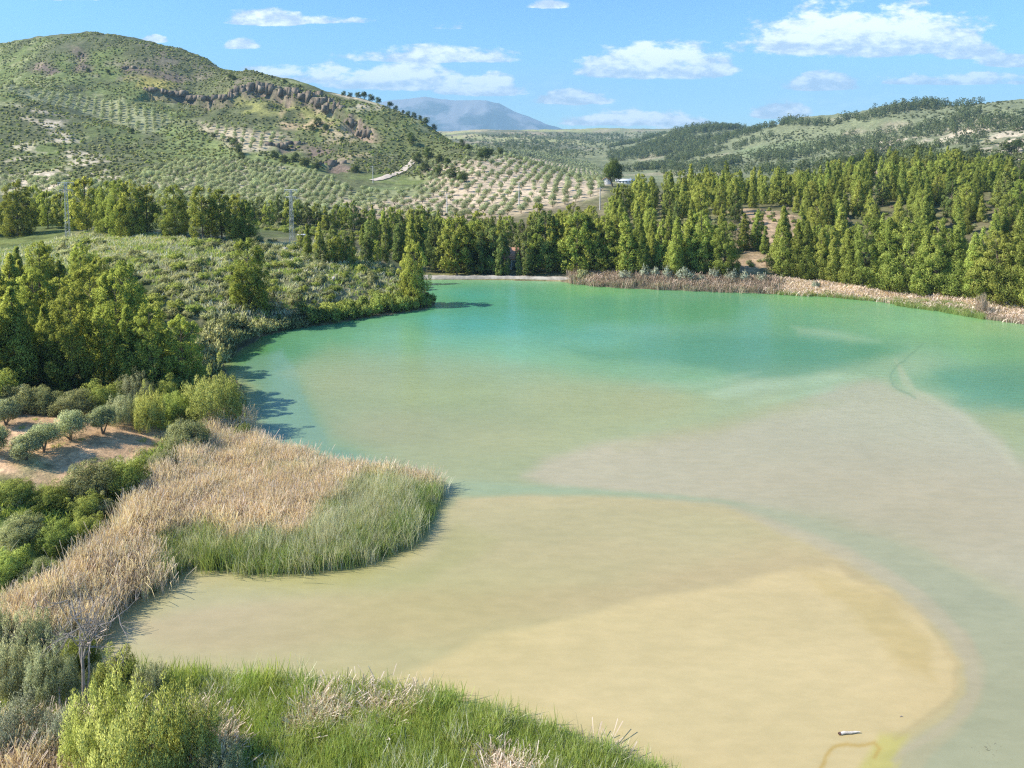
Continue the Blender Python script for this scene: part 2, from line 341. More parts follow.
def mat_leaf(name, ca, cb, trans=.35, var=.35, crown=False):
    """foliage: two leaf colours picked by the leaf's own tint, varied from plant to plant"""
    m = bpy.data.materials.new(name); m.use_nodes = True; t = NT(m.node_tree); t.n.clear()
    at = t.new('ShaderNodeAttribute', attribute_name='tint').outputs['Fac']; oi = t.new('ShaderNodeObjectInfo').outputs['Random']
    f = t.m('ADD', t.m('MULTIPLY', at, 1 - var), t.m('MULTIPLY', oi, var))
    c = t.mix(f, ca, cb)
    oi2 = t.m('FRACT', t.m('MULTIPLY', oi, 7.31))
    hs = t.new('ShaderNodeHueSaturation'); t.put(hs.inputs['Color'], c); t.put(hs.inputs['Hue'], t.ramp(oi2, 0, 1, .485, .512, False)); t.put(hs.inputs['Value'], t.ramp(t.m('FRACT', t.m('MULTIPLY', oi, 13.7)), 0, 1, .8, 1.2, False)); c = hs.outputs[0]
    d = t.new('ShaderNodeBsdfDiffuse'); t.put(d.inputs[0], c)
    if crown:        # leaves face outwards from their spray: their average facing is stored with the mesh
        nv = t.new('ShaderNodeVectorTransform', vector_type='NORMAL', convert_from='OBJECT', convert_to='WORLD'); t.l.new(t.new('ShaderNodeAttribute', attribute_name='nrm').outputs['Vector'], nv.inputs[0]); t.l.new(nv.outputs[0], d.inputs['Normal'])
    tr = t.new('ShaderNodeBsdfTranslucent'); t.put(tr.inputs[0], t.mix(1.0, c, (1.25, 1.2, .6), 'MULTIPLY'))
    mx = t.new('ShaderNodeMixShader'); t.put(mx.inputs[0], trans); t.l.new(d.outputs[0], mx.inputs[1]); t.l.new(tr.outputs[0], mx.inputs[2])
    o = t.new('ShaderNodeOutputMaterial'); t.l.new(mx.outputs[0], o.inputs[0]); return m

# ------------------------------------------------------------------ ground colours (albedo)
x_, y_ = gX, gY
n1 = fbm(x_, y_, 60, 5, 101) ; n2 = fbm(x_, y_, 14, 4, 111); n3 = fbm(x_, y_, 300, 4, 121)
SCRUBG = np.array((.120, .128, .060)); GRASSG = np.array((.165, .205, .060)); SOIL = np.array((.50, .36, .235)); PALE = np.array((.56, .46, .35)); STRAW = np.array((.42, .33, .20)); ROCKC = np.array((.17, .13, .105)); DARKG = np.array((.07, .085, .035))
col = np.broadcast_to(SCRUBG, gX.shape + (3,)).copy()
def blend(mask, c, k=1.0):
    global col
    mm = np.clip(mask * k, 0, 1)[..., None]; col = col * (1 - mm) + np.asarray(c) * mm
blend(sstep(-.05, .35, n1 + .3 * n2), GRASSG, .7)
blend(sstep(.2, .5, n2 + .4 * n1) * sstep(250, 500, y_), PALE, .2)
blend(sstep(.22, .5, -n1 + .4 * n2), DARKG, .5)
# slopes of the big hill: bare earthy streaks
pm = pmask([(22, 106), (48, 112), (75, 132), (110, 165), (138, 180), (110, 180), (75, 160), (45, 138), (25, 122)], 5, 8, 18); blend(pm * sstep(-.05, .2, n2), PALE, .8)
pm = pmask([(0, 125), (25, 140), (50, 160), (85, 172), (60, 182), (0, 185)], 6, 8, 18); blend(pm * sstep(.02, .25, n2), PALE, .6)
pm = pmask([(20, 172), (80, 172), (150, 178), (190, 195), (150, 205), (60, 200), (0, 195)], 5, 8, 18); blend(pm * sstep(-.1, .15, n2), PALE, .9)
pm = pmask([(60, 44), (150, 44), (240, 74), (330, 100), (345, 118), (280, 96), (190, 90), (120, 92), (80, 70)], 8, 10, 25); blend(pm * sstep(.05, .3, n2), ROCKC * 1.1, .5)
pm = pmask([(128, 76), (150, 72), (190, 92), (240, 100), (200, 104), (150, 90)], 4, 6, 12); blend(pm * sstep(-.1, .2, n1), (.36, .30, .09), .8)
pm = pmask([(225, 88), (262, 104), (300, 100), (345, 128), (300, 128), (245, 112)], 4, 6, 12); blend(pm * sstep(-.2, .1, n2), (.27, .26, .09), .8)
pm = pmask([(270, 110), (330, 122), (335, 135), (285, 130)], 4, 5, 12); blend(pm * sstep(-.1, .2, n2), (.42, .30, .19), .8)
pm = pmask([(150, 125), (190, 125), (240, 150), (330, 172), (300, 180), (210, 165), (165, 150)], 5, 6, 30); blend(pm, (.20, .235, .085), .85)
pm = pmask([(35, 62), (60, 66), (110, 88), (170, 110), (150, 104), (60, 80)], 5, 6, 30); blend(pm, (.17, .20, .075), .7)
pm = pmask([(335, 92), (375, 100), (395, 112), (355, 108)], 4, 5, 20); blend(pm * sstep(-.25, .1, n2), PALE, .9)
pm = pmask([(378, 118), (440, 140), (455, 160), (400, 158), (360, 135)], 6, 6, 20); blend(pm, (.15, .165, .065), .8)
pm = pmask([(345, 120), (372, 142), (362, 168), (335, 160), (325, 140)], 4, 5, 12); blend(pm * sstep(-.15, .15, n2), (.40, .30, .20), .7)
blend(ROCK, ROCKC, 1.0); blend(ROCK * sstep(.15, .35, n2), (.36, .27, .19), .6)  # dark rock tone also stands in for shade on the cliff faces
# groves
G1 = [(425, 166), (470, 160), (530, 157), (596, 172), (612, 182), (606, 192), (560, 208), (500, 219), (430, 222), (362, 217), (335, 203), (350, 192), (405, 190), (430, 182)]
G2 = [(90, 197), (150, 172), (200, 160), (262, 163), (335, 180), (352, 192), (335, 203), (352, 217), (300, 224), (240, 216), (180, 206)]
G3 = [(2, 84), (40, 90), (100, 100), (168, 115), (172, 122), (148, 133), (110, 122), (60, 106), (4, 92)]
G4 = [(195, 122), (245, 128), (290, 137), (262, 150), (240, 152), (215, 138)]
G5 = [(462, 149), (530, 151), (590, 163), (604, 172), (530, 156), (470, 158)]
blend(pmask(G1, 5, 3, 20), (.52, .41, .30), .95); blend(pmask(G2, 6, 4, 20) , (.36, .34, .22), .7); blend(pmask(G2, 6, 4, 20) * sstep(.0, .2, n1), PALE, .6)
blend(pmask(G3, 5, 3, 20), (.30, .30, .17), .8); blend(pmask(G4, 5, 3, 20), (.45, .37, .26), .9)
pm = pmask([(340, 196), (372, 186), (420, 186), (440, 190), (420, 196), (360, 204)], 5, 3, 20); blend(pm, (.16, .20, .08), .8)
# far plateau: bands
pl = sstep(1250, 1700, y_) * sstep(.25, .12, x_ / y_)
band = np.sin(y_ / 95 + 3 * n3 + x_ / 600); blend(pl * sstep(-.2, .7, band), (.36, .35, .16), .85); blend(pl * sstep(.1, .9, -band), (.17, .17, .10), .8); blend(pl * sstep(.12, .3, n1), (.40, .31, .22), .6)
# right hills
rh = sstep(520, 700, y_) * sstep(.05, .2, x_ / y_)
blend(rh, (.20, .215, .12), .85); blend(rh * sstep(.14, .36, n1 + .2 * n3), (.36, .30, .21), .6)
for q in ([(985, 135), (1024, 125), (1060, 130), (1060, 160), (1000, 158), (975, 150)], [(880, 140), (905, 135), (925, 140), (905, 152), (875, 154)], [(930, 133), (985, 122), (995, 130), (950, 145)]):
    blend(pmask(q, 8, 8, 40) * sstep(-.3, .1, n2), (.55, .45, .34), .85)
for q in ([(735, 150), (800, 140), (815, 148), (775, 156), (745, 158)],): blend(pmask(q, 8, 5, 30), (.20, .235, .12), .9)
blend(pmask([(855, 168), (900, 163), (955, 162), (1010, 166), (1010, 171), (950, 170), (860, 174)], 4, 3, 12) * sstep(-.3, .1, n2), (.56, .40, .28), .9)
# middle distance: under the pines
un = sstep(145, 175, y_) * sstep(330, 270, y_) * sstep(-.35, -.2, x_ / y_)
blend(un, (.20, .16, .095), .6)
CLEAR = [(738, 208), (790, 212), (792, 232), (772, 262), (770, 282), (742, 284), (716, 268), (738, 240)]
blend(pmask(CLEAR, 2.5, 3, 8) * sstep(-.35, .05, n2), (.44, .31, .20), .95)
# promontory
pr = [(60, 236), (95, 226), (160, 232), (240, 236), (330, 240), (400, 268), (425, 300), (380, 316), (300, 326), (240, 350), (215, 330), (190, 300), (130, 268), (70, 255)]
m1 = fbm(x_, y_, 5, 4, 141); m2 = fbm(x_, y_, 16, 3, 151)
blend(pmask(pr, 3, 2, 8), (.19, .185, .105), .9)
blend(pmask([(0, 244), (50, 240), (95, 229), (150, 233), (205, 244), (260, 246), (330, 242), (345, 250), (290, 262), (200, 262), (150, 268), (110, 262), (50, 262), (0, 262)], 3, 3, 8) * sstep(-.25, .1, m2), (.26, .27, .08), .9)
blend(pmask(pr, 3, 2, 8) * sstep(.1, .3, m1 + .5 * m2), (.42, .34, .22), .6)
# near left shore
nl = sstep(95, 75, y_) * (x_ < 0)
blend(nl, (.17, .18, .075), .9)
blend(pmask([(-60, 412), (0, 409), (60, 408), (112, 420), (168, 431), (160, 444), (120, 462), (90, 474), (50, 490), (0, 476), (-60, 480)], 1.2, 1.2, 4), (.70, .45, .27), .97)
blend(pmask([(-60, 500), (60, 505), (90, 540), (30, 590), (-60, 590)], 2, 2, 5), (.15, .20, .05), .9)
blend(pmask([(10, 452), (40, 455), (60, 478), (20, 478)], 1, 1, 3) * sstep(0, .2, m1), (.25, .25, .10), .7)
# shore rims: damp mud close to the water, dry straw bank on the far right shore
sh = np.exp(-(np.clip(-DL, 0, 99) / 5.0) ** 2) * (DL < 0) * (y_ > 100) * (x_ > 8)
blend(sh, (.42, .33, .22), .85)
blend(np.exp(-(np.clip(-DL, 0, 99) / 1.0) ** 2) * (DL < .2), (.15, .13, .085), .7)
blend((DL > 0) * 1.0, (.30, .28, .16), 1)
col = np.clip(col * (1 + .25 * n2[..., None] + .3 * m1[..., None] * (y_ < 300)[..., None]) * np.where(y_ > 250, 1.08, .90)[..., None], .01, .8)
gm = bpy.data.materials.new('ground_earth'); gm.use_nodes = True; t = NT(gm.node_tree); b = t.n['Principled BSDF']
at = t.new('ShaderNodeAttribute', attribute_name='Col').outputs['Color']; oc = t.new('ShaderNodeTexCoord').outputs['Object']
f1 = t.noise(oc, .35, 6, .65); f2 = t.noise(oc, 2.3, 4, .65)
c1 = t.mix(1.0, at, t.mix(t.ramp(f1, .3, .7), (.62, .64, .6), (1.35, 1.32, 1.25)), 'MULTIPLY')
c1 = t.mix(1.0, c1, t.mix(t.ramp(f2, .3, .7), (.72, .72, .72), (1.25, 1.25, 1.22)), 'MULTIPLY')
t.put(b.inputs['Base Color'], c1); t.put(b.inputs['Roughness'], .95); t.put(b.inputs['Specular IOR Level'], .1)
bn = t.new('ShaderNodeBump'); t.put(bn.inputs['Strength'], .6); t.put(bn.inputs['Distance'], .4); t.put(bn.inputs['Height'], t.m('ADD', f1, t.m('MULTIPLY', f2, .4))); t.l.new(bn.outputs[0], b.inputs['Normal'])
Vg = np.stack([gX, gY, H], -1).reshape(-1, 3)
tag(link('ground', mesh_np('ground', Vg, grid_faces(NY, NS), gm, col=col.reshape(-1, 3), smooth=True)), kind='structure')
print('ground', round(time.time() - T0, 1))

# ------------------------------------------------------------------ mountain
mx = np.linspace(-5200, 4200, 260); my = np.linspace(9500, 14000, 120); MX, MY = np.meshgrid(mx, my)
prof_px = np.array([(300, 140), (340, 112), (385, 99), (405, 95.5), (425, 95), (450, 97.5), (480, 97.5), (500, 101), (520, 111), (545, 121), (575, 129), (640, 140), (760, 160)], float)
ps, pt = pix_dir(prof_px[:, 0], prof_px[:, 1]); crest = np.interp(MX / 12000, ps, CAMH + pt * 12000)
crest = crest + 26 * fbm(MX, MX * 0, 260, 4, 3)
sh_ = np.where(MY < 12000, np.clip(1 - (12000 - MY) / 2500, 0, 1) ** 1.25, np.clip(1 - (MY - 12000) / 1950, 0, 1))
MZ = crest * sh_ + 190 * fbm(MX, MY * .6, 900, 5, 9, .55, True) * sh_ * (1 - np.exp(-np.abs(12000 - MY) / 500)) - 40
mm_ = mat_plain('mountain_rock', (.23, .21, .18), .95)
t = NT(mm_.node_tree); oc = t.new('ShaderNodeTexCoord').outputs['Object']; pz = t.new('ShaderNodeSeparateXYZ'); t.l.new(oc, pz.inputs[0])
nn = t.noise(oc, .0016, 6, .6)
cc = t.mix(t.ramp(t.m('ADD', nn, t.m('MULTIPLY', pz.outputs[2], -.00022)), .30, .46), (.25, .24, .24), (.05, .075, .07))
t.put(t.n['Principled BSDF'].inputs['Base Color'], cc)
tag(link('mountains', mesh_np('mountains', np.stack([MX, MY, MZ], -1).reshape(-1, 3), grid_faces(120, 260), mm_, smooth=True)), kind='structure')

# ------------------------------------------------------------------ water
pxs = np.linspace(-40, 1340, 680); pys = np.concatenate([np.linspace(274, 420, 200), np.linspace(421.2, 830, 290)])
PX, PY = np.meshgrid(pxs, pys); WXY = water_xy(PX.ravel(), PY.ravel())
wx, wy = WXY.T
# silt and depth patterns of the lake bed, drawn in image pixel coordinates and mapped onto the water plane
q = np.stack([PX.ravel(), PY.ravel()], 1)
def lake(pts, soft_=6, wob=6, wl=40, seed=0):
    pts = np.array(pts, float); so = (soft_, soft_) if np.isscalar(soft_) else soft_; mg = max(so) + wob + 4
    m = ((q > pts.min(0) - mg) & (q < pts.max(0) + mg)).all(1); Q = q[m]; r = np.zeros(len(q))
    P = Q + wob * np.stack([fbm(Q[:, 0], Q[:, 1] * 2.5, wl, 4, 200 + seed), .5 * fbm(Q[:, 0], Q[:, 1] * 2.5, wl, 4, 220 + seed)], 1)
    r[m] = sstep(-so[0], so[1], sdf(P, pts)); return r
def C8(r, g, b_):
    c = np.array((r, g, b_)) / 255.; return np.where(c < .04045, c / 12.92, ((c + .055) / 1.055) ** 2.4)
WK = 0.605
smp = [(450, 279, 125, 185, 115), (600, 286, 122, 185, 115), (800, 296, 130, 188, 128), (1000, 322, 150, 192, 140), (460, 295, 95, 178, 150), (600, 310, 108, 176, 142), (720, 300, 105, 172, 128), (780, 315, 120, 182, 145), (900, 318, 140, 192, 150),
       (480, 320, 98, 176, 152), (600, 335, 124, 188, 162), (700, 350, 108, 172, 148), (800, 350, 102, 168, 142), (860, 352, 115, 172, 145), (900, 365, 168, 197, 165), (330, 340, 120, 180, 140), (270, 350, 95, 160, 115), (400, 345, 140, 190, 150),
       (500, 350, 140, 195, 155), (600, 365, 140, 190, 150), (700, 378, 140, 190, 150), (350, 380, 165, 188, 148), (450, 390, 160, 190, 140), (560, 400, 172, 190, 150), (650, 400, 180, 193, 153), (400, 430, 170, 186, 152), (500, 440, 176, 188, 150),
       (260, 380, 120, 172, 140), (275, 420, 120, 175, 145), (320, 450, 135, 180, 145), (290, 445, 140, 180, 150), (1000, 350, 130, 185, 145), (1010, 385, 110, 167, 142), (960, 380, 120, 175, 145), (1000, 430, 175, 190, 150), (1200, 400, 100, 160, 140), (1200, 500, 170, 185, 150),
       (760, 390, 175, 195, 160), (820, 380, 175, 200, 165), (900, 400, 180, 200, 165), (470, 470, 172, 190, 155), (604, 523, 202, 198, 162), (500, 560, 200, 196, 155), (300, 585, 198, 198, 158), (204, 603, 203, 200, 165), (404, 603, 201, 195, 150), (704, 653, 226, 212, 160), (850, 700, 226, 213, 160), (600, 690, 228, 213, 160), (500, 650, 220, 208, 158), (1004, 683, 189, 193, 167), (1000, 620, 190, 194, 168), (960, 590, 188, 193, 168), (860, 545, 188, 192, 166), (780, 520, 186, 192, 165), (960, 750, 188, 192, 165), (1000, 560, 196, 194, 168), (954, 503, 202, 195, 172), (804, 453, 196, 197, 175), (700, 480, 194, 195, 168), (1200, 650, 190, 193, 167), (120, 650, 200, 196, 155), (740, 510, 182, 192, 165), (900, 570, 190, 192, 168), (972, 640, 192, 190, 165), (990, 720, 188, 192, 165)]
smp = np.array(smp, float); sc_ = np.array([1.0, 3.2])
num = 0; den = 0
for p in smp:
    d2 = (((q - p[:2]) * sc_) ** 2).sum(1); wgt = 1 / (d2 + 900) ** 1.7
    num = num + wgt[:, None] * C8(*p[2:]); den = den + wgt
wc = num / den[:, None]
def lay(m, rgb, k=1.0):
    global wc
    mm = np.clip(m * k, 0, 1)[:, None]; wc = wc * (1 - mm) + C8(*rgb) * mm
# deep patches
lay(lake([(440, 300), (520, 296), (640, 296), (740, 298), (762, 305), (740, 316), (640, 322), (560, 330), (470, 320), (430, 310)], 7, 20), (98, 168, 122), .5)
lay(lake([(560, 345), (660, 340), (760, 338), (880, 344), (905, 352), (850, 366), (800, 378), (740, 372), (640, 362)], 8, 22, 60), (98, 164, 136), .6)
lay(lake([(940, 372), (1000, 366), (1300, 370), (1300, 420), (1030, 412), (960, 398)], 10, 18, 60), (105, 165, 142), .7)
lay(lake([(470, 312), (560, 318), (620, 335), (540, 345), (440, 340), (430, 322)], 14, 20, 60), (98, 178, 160), .4)
# clear channel down the left side
lay(lake([(250, 360), (285, 352), (300, 385), (312, 415), (330, 445), (380, 462), (440, 476), (440, 490), (240, 470), (236, 380)], (5, 3), 8), (130, 178, 158), .7)
# olive shallow shelf
lay(lake([(275, 372), (330, 340), (480, 352), (600, 372), (700, 392), (760, 400), (640, 425), (560, 450), (520, 475), (440, 478), (370, 462), (328, 440), (310, 405), (300, 385)], (7, 16), 8), (172, 188, 148), .5)
# beige silt bank in the middle
lay(lake([(520, 478), (545, 462), (600, 447), (680, 432), (760, 415), (815, 396), (862, 383), (888, 382), (905, 392), (960, 408), (1000, 440), (1024, 470), (1300, 520), (1300, 700), (1024, 600), (940, 545), (840, 512), (700, 498), (560, 492)], (9, 7), 10, 60), (197, 198, 174), .92)
lay(lake([(700, 480), (820, 450), (960, 455), (1300, 500), (1300, 640), (1024, 560), (900, 520), (780, 500)], 26, 24, 80), (199, 196, 172), .7)
lay(lake([(895, 360), (898, 372), (900, 386), (925, 400), (960, 420), (1000, 452), (1024, 480), (1010, 450), (960, 412), (915, 390), (906, 372)], 3, 5), (205, 208, 180), .5)
# pale plumes
for P_, k in (([(704, 392), (745, 382), (800, 375), (860, 374), (830, 384), (770, 388), (720, 397)], .7), ([(745, 402), (790, 395), (830, 390), (790, 400), (750, 406)], .8), ([(790, 325), (830, 330), (880, 340), (850, 342), (800, 335)], .45), ([(640, 388), (700, 380), (760, 372), (700, 390)], .35)):
    lay(lake(P_, 5, 8, 30), (185, 212, 178), k)
lay(lake([(740, 408), (760, 400), (800, 398), (840, 402), (800, 412), (700, 436), (620, 448), (690, 425)], 9, 8, 40), (176, 186, 145), .5)
# near flats: olive sand under a film of water
lay(lake([(60, 700), (60, 600), (170, 560), (300, 560), (430, 540), (455, 498), (520, 494), (620, 496), (725, 507), (790, 532), (850, 560), (905, 590), (945, 628), (968, 665), (966, 695), (935, 722), (905, 745), (880, 800), (60, 860)], (4, 4), 9, 50), (203, 199, 160), .97)
lay(lake([(440, 500), (560, 500), (700, 512), (770, 535), (700, 545), (560, 540), (440, 545)], 10, 16, 60), (196, 197, 158), .6)
lay(lake([(130, 620), (250, 600), (420, 590), (620, 580), (780, 545), (860, 560), (930, 612), (900, 620), (800, 585), (640, 605), (450, 640), (300, 650), (150, 650)], 14, 26, 70), (203, 192, 155), .7)
lay(lake([(100, 605), (250, 575), (420, 565), (460, 520), (500, 540), (420, 585), (250, 600), (110, 625)], 9, 10, 50), (190, 192, 148), .7)
sandm = lake([(420, 665), (470, 640), (560, 618), (660, 596), (760, 578), (835, 565), (882, 589), (930, 624), (962, 665), (959, 697), (930, 720), (890, 738), (868, 800), (400, 800), (330, 700)], (5, 7), 12, 60)
lay(sandm, (224, 212, 167), .95)
lay(lake([(480, 690), (620, 660), (860, 650), (940, 690), (880, 740), (700, 790), (500, 760)], 60, 30, 90), (229, 218, 174), .6)
lay(lake([(800, 575), (880, 590), (930, 640), (935, 680), (900, 668), (880, 640), (850, 610)], 9, 12, 40), (211, 198, 148), .7)
lay(lake([(878, 735), (905, 735), (898, 768), (840, 790), (870, 752)], 6, 5), (206, 208, 130), .7)
# outer channel round the sand bank
lay(lake([(448, 480), (520, 484), (600, 489), (700, 498), (745, 505), (720, 500), (600, 496), (460, 495)], 4, 5), (166, 193, 163), .85)
lay(lake([(730, 500), (800, 512), (860, 530), (930, 552), (1024, 600), (1300, 700), (1300, 800), (905, 800), (930, 752), (960, 728), (982, 700), (986, 668), (965, 630), (930, 598), (880, 566), (800, 530)], (3, 6), 5, 60), (182, 192, 166), .95)
lay(lake([(720, 503), (790, 525), (850, 548), (905, 578), (950, 616), (975, 650), (984, 685), (975, 712), (940, 735), (905, 756), (895, 768), (888, 760), (915, 738), (955, 715), (968, 690), (962, 660), (935, 625), (890, 588), (840, 560), (780, 535)], (2.5, 4), 5, 40), (199, 197, 172), .7)
rd, _, _ = line_d(q + 3 * np.stack([fbm(q[:, 0], q[:, 1], 30, 3, 5), fbm(q[:, 0], q[:, 1], 30, 3, 6)], 1), np.array([(840, 566), (885, 592), (930, 627), (956, 665), (955, 694), (929, 717), (894, 737)], float))
lay(np.exp(-(rd / 3.0) ** 2), (198, 186, 148), .3)  # thin darker line painted along the sand bank edge as its shadow
lay(lake([(900, 545), (1024, 590), (1300, 690), (1300, 720), (1024, 610), (960, 572)], 5, 6, 40), (200, 203, 172), .6)
# rim drawn in the sand near the driftwood
rd, _, _ = line_d(q + 3 * np.stack([fbm(q[:, 0], q[:, 1], 12, 3, 5), fbm(q[:, 0], q[:, 1], 12, 3, 6)], 1), np.array([(822, 768), (826, 758), (834, 747), (846, 743), (862, 744), (876, 743), (880, 748), (874, 758)], float))
lay(np.exp(-(rd / 2.2) ** 2), (206, 182, 118), .75)
# narrow drift line on the water
rd, _, _ = line_d(q + 2 * np.stack([fbm(q[:, 0], q[:, 1], 12, 3, 5), fbm(q[:, 0], q[:, 1], 12, 3, 6)], 1), np.array([(925, 343), (915, 352), (898, 364), (890, 376), (893, 386), (915, 398)], float))
lay(np.exp(-(rd / 1.1) ** 2), (120, 160, 140), .5)
# green shallows along the shores
DW = sdf(np.stack([wx, wy], 1), SHORE)
lay(np.exp(-(np.clip(DW, 0, 99) / 3.5) ** 2) * (wy > 120), (128, 186, 122), .4)
lay(np.exp(-(np.clip(DW, 0, 99) / 1.6) ** 2) * (wy < 110), (176, 182, 128), .6)
wn = fbm(q[:, 0], q[:, 1] * 3, 30, 4, 300); wn2 = fbm(wx, wy * 1.6, 2.2, 4, 310, .6); wn3 = fbm(wx + 2 * wn, wy * 2.2, 9, 4, 320, .6, True)
wc = np.clip(wc * (1 + .03 * wn[:, None] + .028 * wn2[:, None] * sstep(120, 70, wy)[:, None] + .016 * wn3[:, None] * np.array((1, .96, .85))), .01, .9)
# what the surface mirrors of the sky is added by the renderer, so take it off the silt colour
SPY = [276, 290, 340, 400, 450, 600, 830]
SPEC = np.stack([np.interp(q[:, 1], SPY, v_) for v_ in ([.0, .0, .01, .0, 0, .0, .0], [.0, .0, .01, .01, .01, .01, .01], [.02, .03, .07, .08, .07, .05, .05])], 1)
CAL = np.array([(604,333,125,188,162,111,179,158),(704,653,226,212,160,220,216,168),(804,453,196,197,175,187,199,183),(455,403,170,188,150,158,190,154),(484,311,92,172,148,91,161,136),(704,359,108,170,148,105,169,146),(604,301,108,175,135,100,160,119),(904,339,156,197,163,118,168,132),(954,503,202,195,172,194,200,185),(604,523,202,198,162,194,203,169),(1004,683,189,193,167,184,200,180),(404,603,201,195,150,198,198,166),(344,433,170,185,155,154,187,157),(644,413,186,195,155,166,192,159),(1004,383,112,168,143,104,162,137),(834,355,104,162,130,110,175,155),(204,603,203,200,165,190,196,160)], float)
num = 0; den = 0
for c_ in CAL:
    wgt = 1 / ((((q - c_[:2]) * sc_) ** 2).sum(1) + 8000) ** 1.3; num = num + wgt[:, None] * np.clip(C8(*c_[2:5]) / C8(*c_[5:8]), .7, 1.35); den = den + wgt
wc = wc * num / den[:, None]
wc = np.clip((wc - SPEC) / np.array([1.0, 1.0, 1.0]) , .015, .85)
WCD = wc.reshape(PX.shape + (3,))
wm = bpy.data.materials.new('lake_water'); wm.use_nodes = True; t = NT(wm.node_tree); b = t.n['Principled BSDF']
at = t.new('ShaderNodeAttribute', attribute_name='Col').outputs['Color']; oc = t.new('ShaderNodeTexCoord').outputs['Object']
g1 = t.noise(t.vmul(oc, (.55, 1.6, 1)), 1.0, 4, .6); g2 = t.noise(t.vmul(oc, (1.6, 4.5, 1)), 1.1, 4, .6); g3 = t.noise(t.vmul(oc, (.05, .11, 1)), 1.0, 4, .55)
c1 = t.mix(1.0, at, t.mix(t.ramp(g1, .3, .7), (.955, .96, .95), (1.045, 1.04, 1.04)), 'MULTIPLY')
c1 = t.mix(1.0, c1, t.mix(t.ramp(g3, .3, .7), (.955, .965, .96), (1.04, 1.035, 1.04)), 'MULTIPLY')
t.put(b.inputs['Base Color'], t.mix(1.0, c1, (WK, WK, WK), 'MULTIPLY')); t.put(b.inputs['Roughness'], .14); t.put(b.inputs['IOR'], 1.33)
geo = t.new('ShaderNodeNewGeometry').outputs['Position']; sp = t.new('ShaderNodeSeparateXYZ'); t.l.new(geo, sp.inputs[0])
calm = t.ramp(sp.outputs[1], 35, 90, .25, 1.0)
bn = t.new('ShaderNodeBump'); t.put(bn.inputs['Strength'], t.m('MULTIPLY', calm, .95)); t.put(bn.inputs['Distance'], .09); t.put(bn.inputs['Height'], t.m('ADD', t.m('MULTIPLY', g1, .8), t.m('MULTIPLY', g2, .35))); t.l.new(bn.outputs[0], b.inputs['Normal'])
tag(link('water', mesh_np('water', np.stack([wx, wy, np.zeros_like(wx)], 1), grid_faces(len(pys), len(pxs))[:, ::-1], wm, col=wc, smooth=True)), kind='structure')
print('water', round(time.time() - T0, 1))
#@@PART2
# ------------------------------------------------------------------ foliage builders
def leaf_tris(g, cen, rad, per, ln, wd, up=.4, out=.6, sq=1.0, fill=.35, tshade=.55):
    """leaf-sized triangles round clump centres; returns verts, tris, tint"""
    n_ = len(cen); rad = np.broadcast_to(rad if np.ndim(rad) == 2 else np.reshape(rad, (-1, 1)), (n_, 3))
    d = g.normal(size=(n_, per, 3)); d /= np.linalg.norm(d, axis=-1, keepdims=True)
    rr = (fill + (1 - fill) * g.random((n_, per, 1))) ** .6
    off = d * rr * rad[:, None, :]; off[..., 2] *= sq
    p = cen[:, None] + off
    ax = d * out + np.array((0, 0, up)) + g.normal(size=d.shape) * .45; ax /= np.linalg.norm(ax, axis=-1, keepdims=True)
    sd_ = np.cross(ax, g.normal(size=d.shape)); sd_ /= np.linalg.norm(sd_, axis=-1, keepdims=True) + 1e-9
    L = ln * (.6 + .8 * g.random((n_, per, 1))); Wd = wd * (.6 + .8 * g.random((n_, per, 1)))
    v = np.stack([p - sd_ * Wd * .5, p + sd_ * Wd * .5, p + ax * L], 2).reshape(-1, 3)
    global LAST_N
    ctr = cen.mean(0); ext = np.abs(cen - ctr).max(0) + 1e-3; q_ = (p - ctr) / ext; q_ /= np.linalg.norm(q_, axis=-1, keepdims=True) + 1e-6
    nn_ = .60 * d + .55 * q_ + (0, 0, .32) + .30 * g.normal(size=p.shape); nn_ /= np.linalg.norm(nn_, axis=-1, keepdims=True); nrm_ = np.repeat(nn_.reshape(-1, 3), 3, 0)
    ti = np.clip(tshade * g.random((n_, 1)) + (1 - tshade) * g.random((n_, per)), 0, 1)
    LAST_N = nrm_
    return v, np.arange(len(v)).reshape(-1, 3), np.repeat(ti.ravel(), 3)
def tube(pts, rad, sides=6):
    pts = np.array(pts, float); V_ = []; F_ = []
    for i, p in enumerate(pts):
        dr = pts[min(i + 1, len(pts) - 1)] - pts[max(i - 1, 0)]; dr /= np.linalg.norm(dr) + 1e-9
        a_ = np.cross(dr, (1, .2, .1)); a_ /= np.linalg.norm(a_) + 1e-9; b_ = np.cross(dr, a_)
        for k in range(sides):
            an = 2 * math.pi * k / sides; V_.append(p + rad[i] * (a_ * math.cos(an) + b_ * math.sin(an)))
    for i in range(len(pts) - 1):
        for k in range(sides):
            k2 = (k + 1) % sides; a0 = i * sides
            F_.append((a0 + k, a0 + k2, a0 + sides + k2)); F_.append((a0 + k, a0 + sides + k2, a0 + sides + k))
    return np.array(V_), np.array(F_)
def join(parts):
    V_ = []; F_ = []; o_ = 0
    for v, f in parts: V_.append(v); F_.append(np.asarray(f) + o_); o_ += len(v)
    return np.concatenate(V_), np.concatenate(F_)
def box(c, size):
    c = np.array(c, float); h_ = np.array(size, float) / 2
    v = np.array([(x, y, z) for x in (-1, 1) for y in (-1, 1) for z in (-1, 1)]) * h_ + c
    f = [(0, 1, 3), (0, 3, 2), (4, 6, 7), (4, 7, 5), (0, 4, 5), (0, 5, 1), (2, 3, 7), (2, 7, 6), (0, 2, 6), (0, 6, 4), (1, 5, 7), (1, 7, 3)]
    return v, np.array(f)
M_PINE = mat_leaf('pine_needles', (0.250, 0.310, 0.070), (0.680, 0.760, 0.190), .34, .4, crown=True)
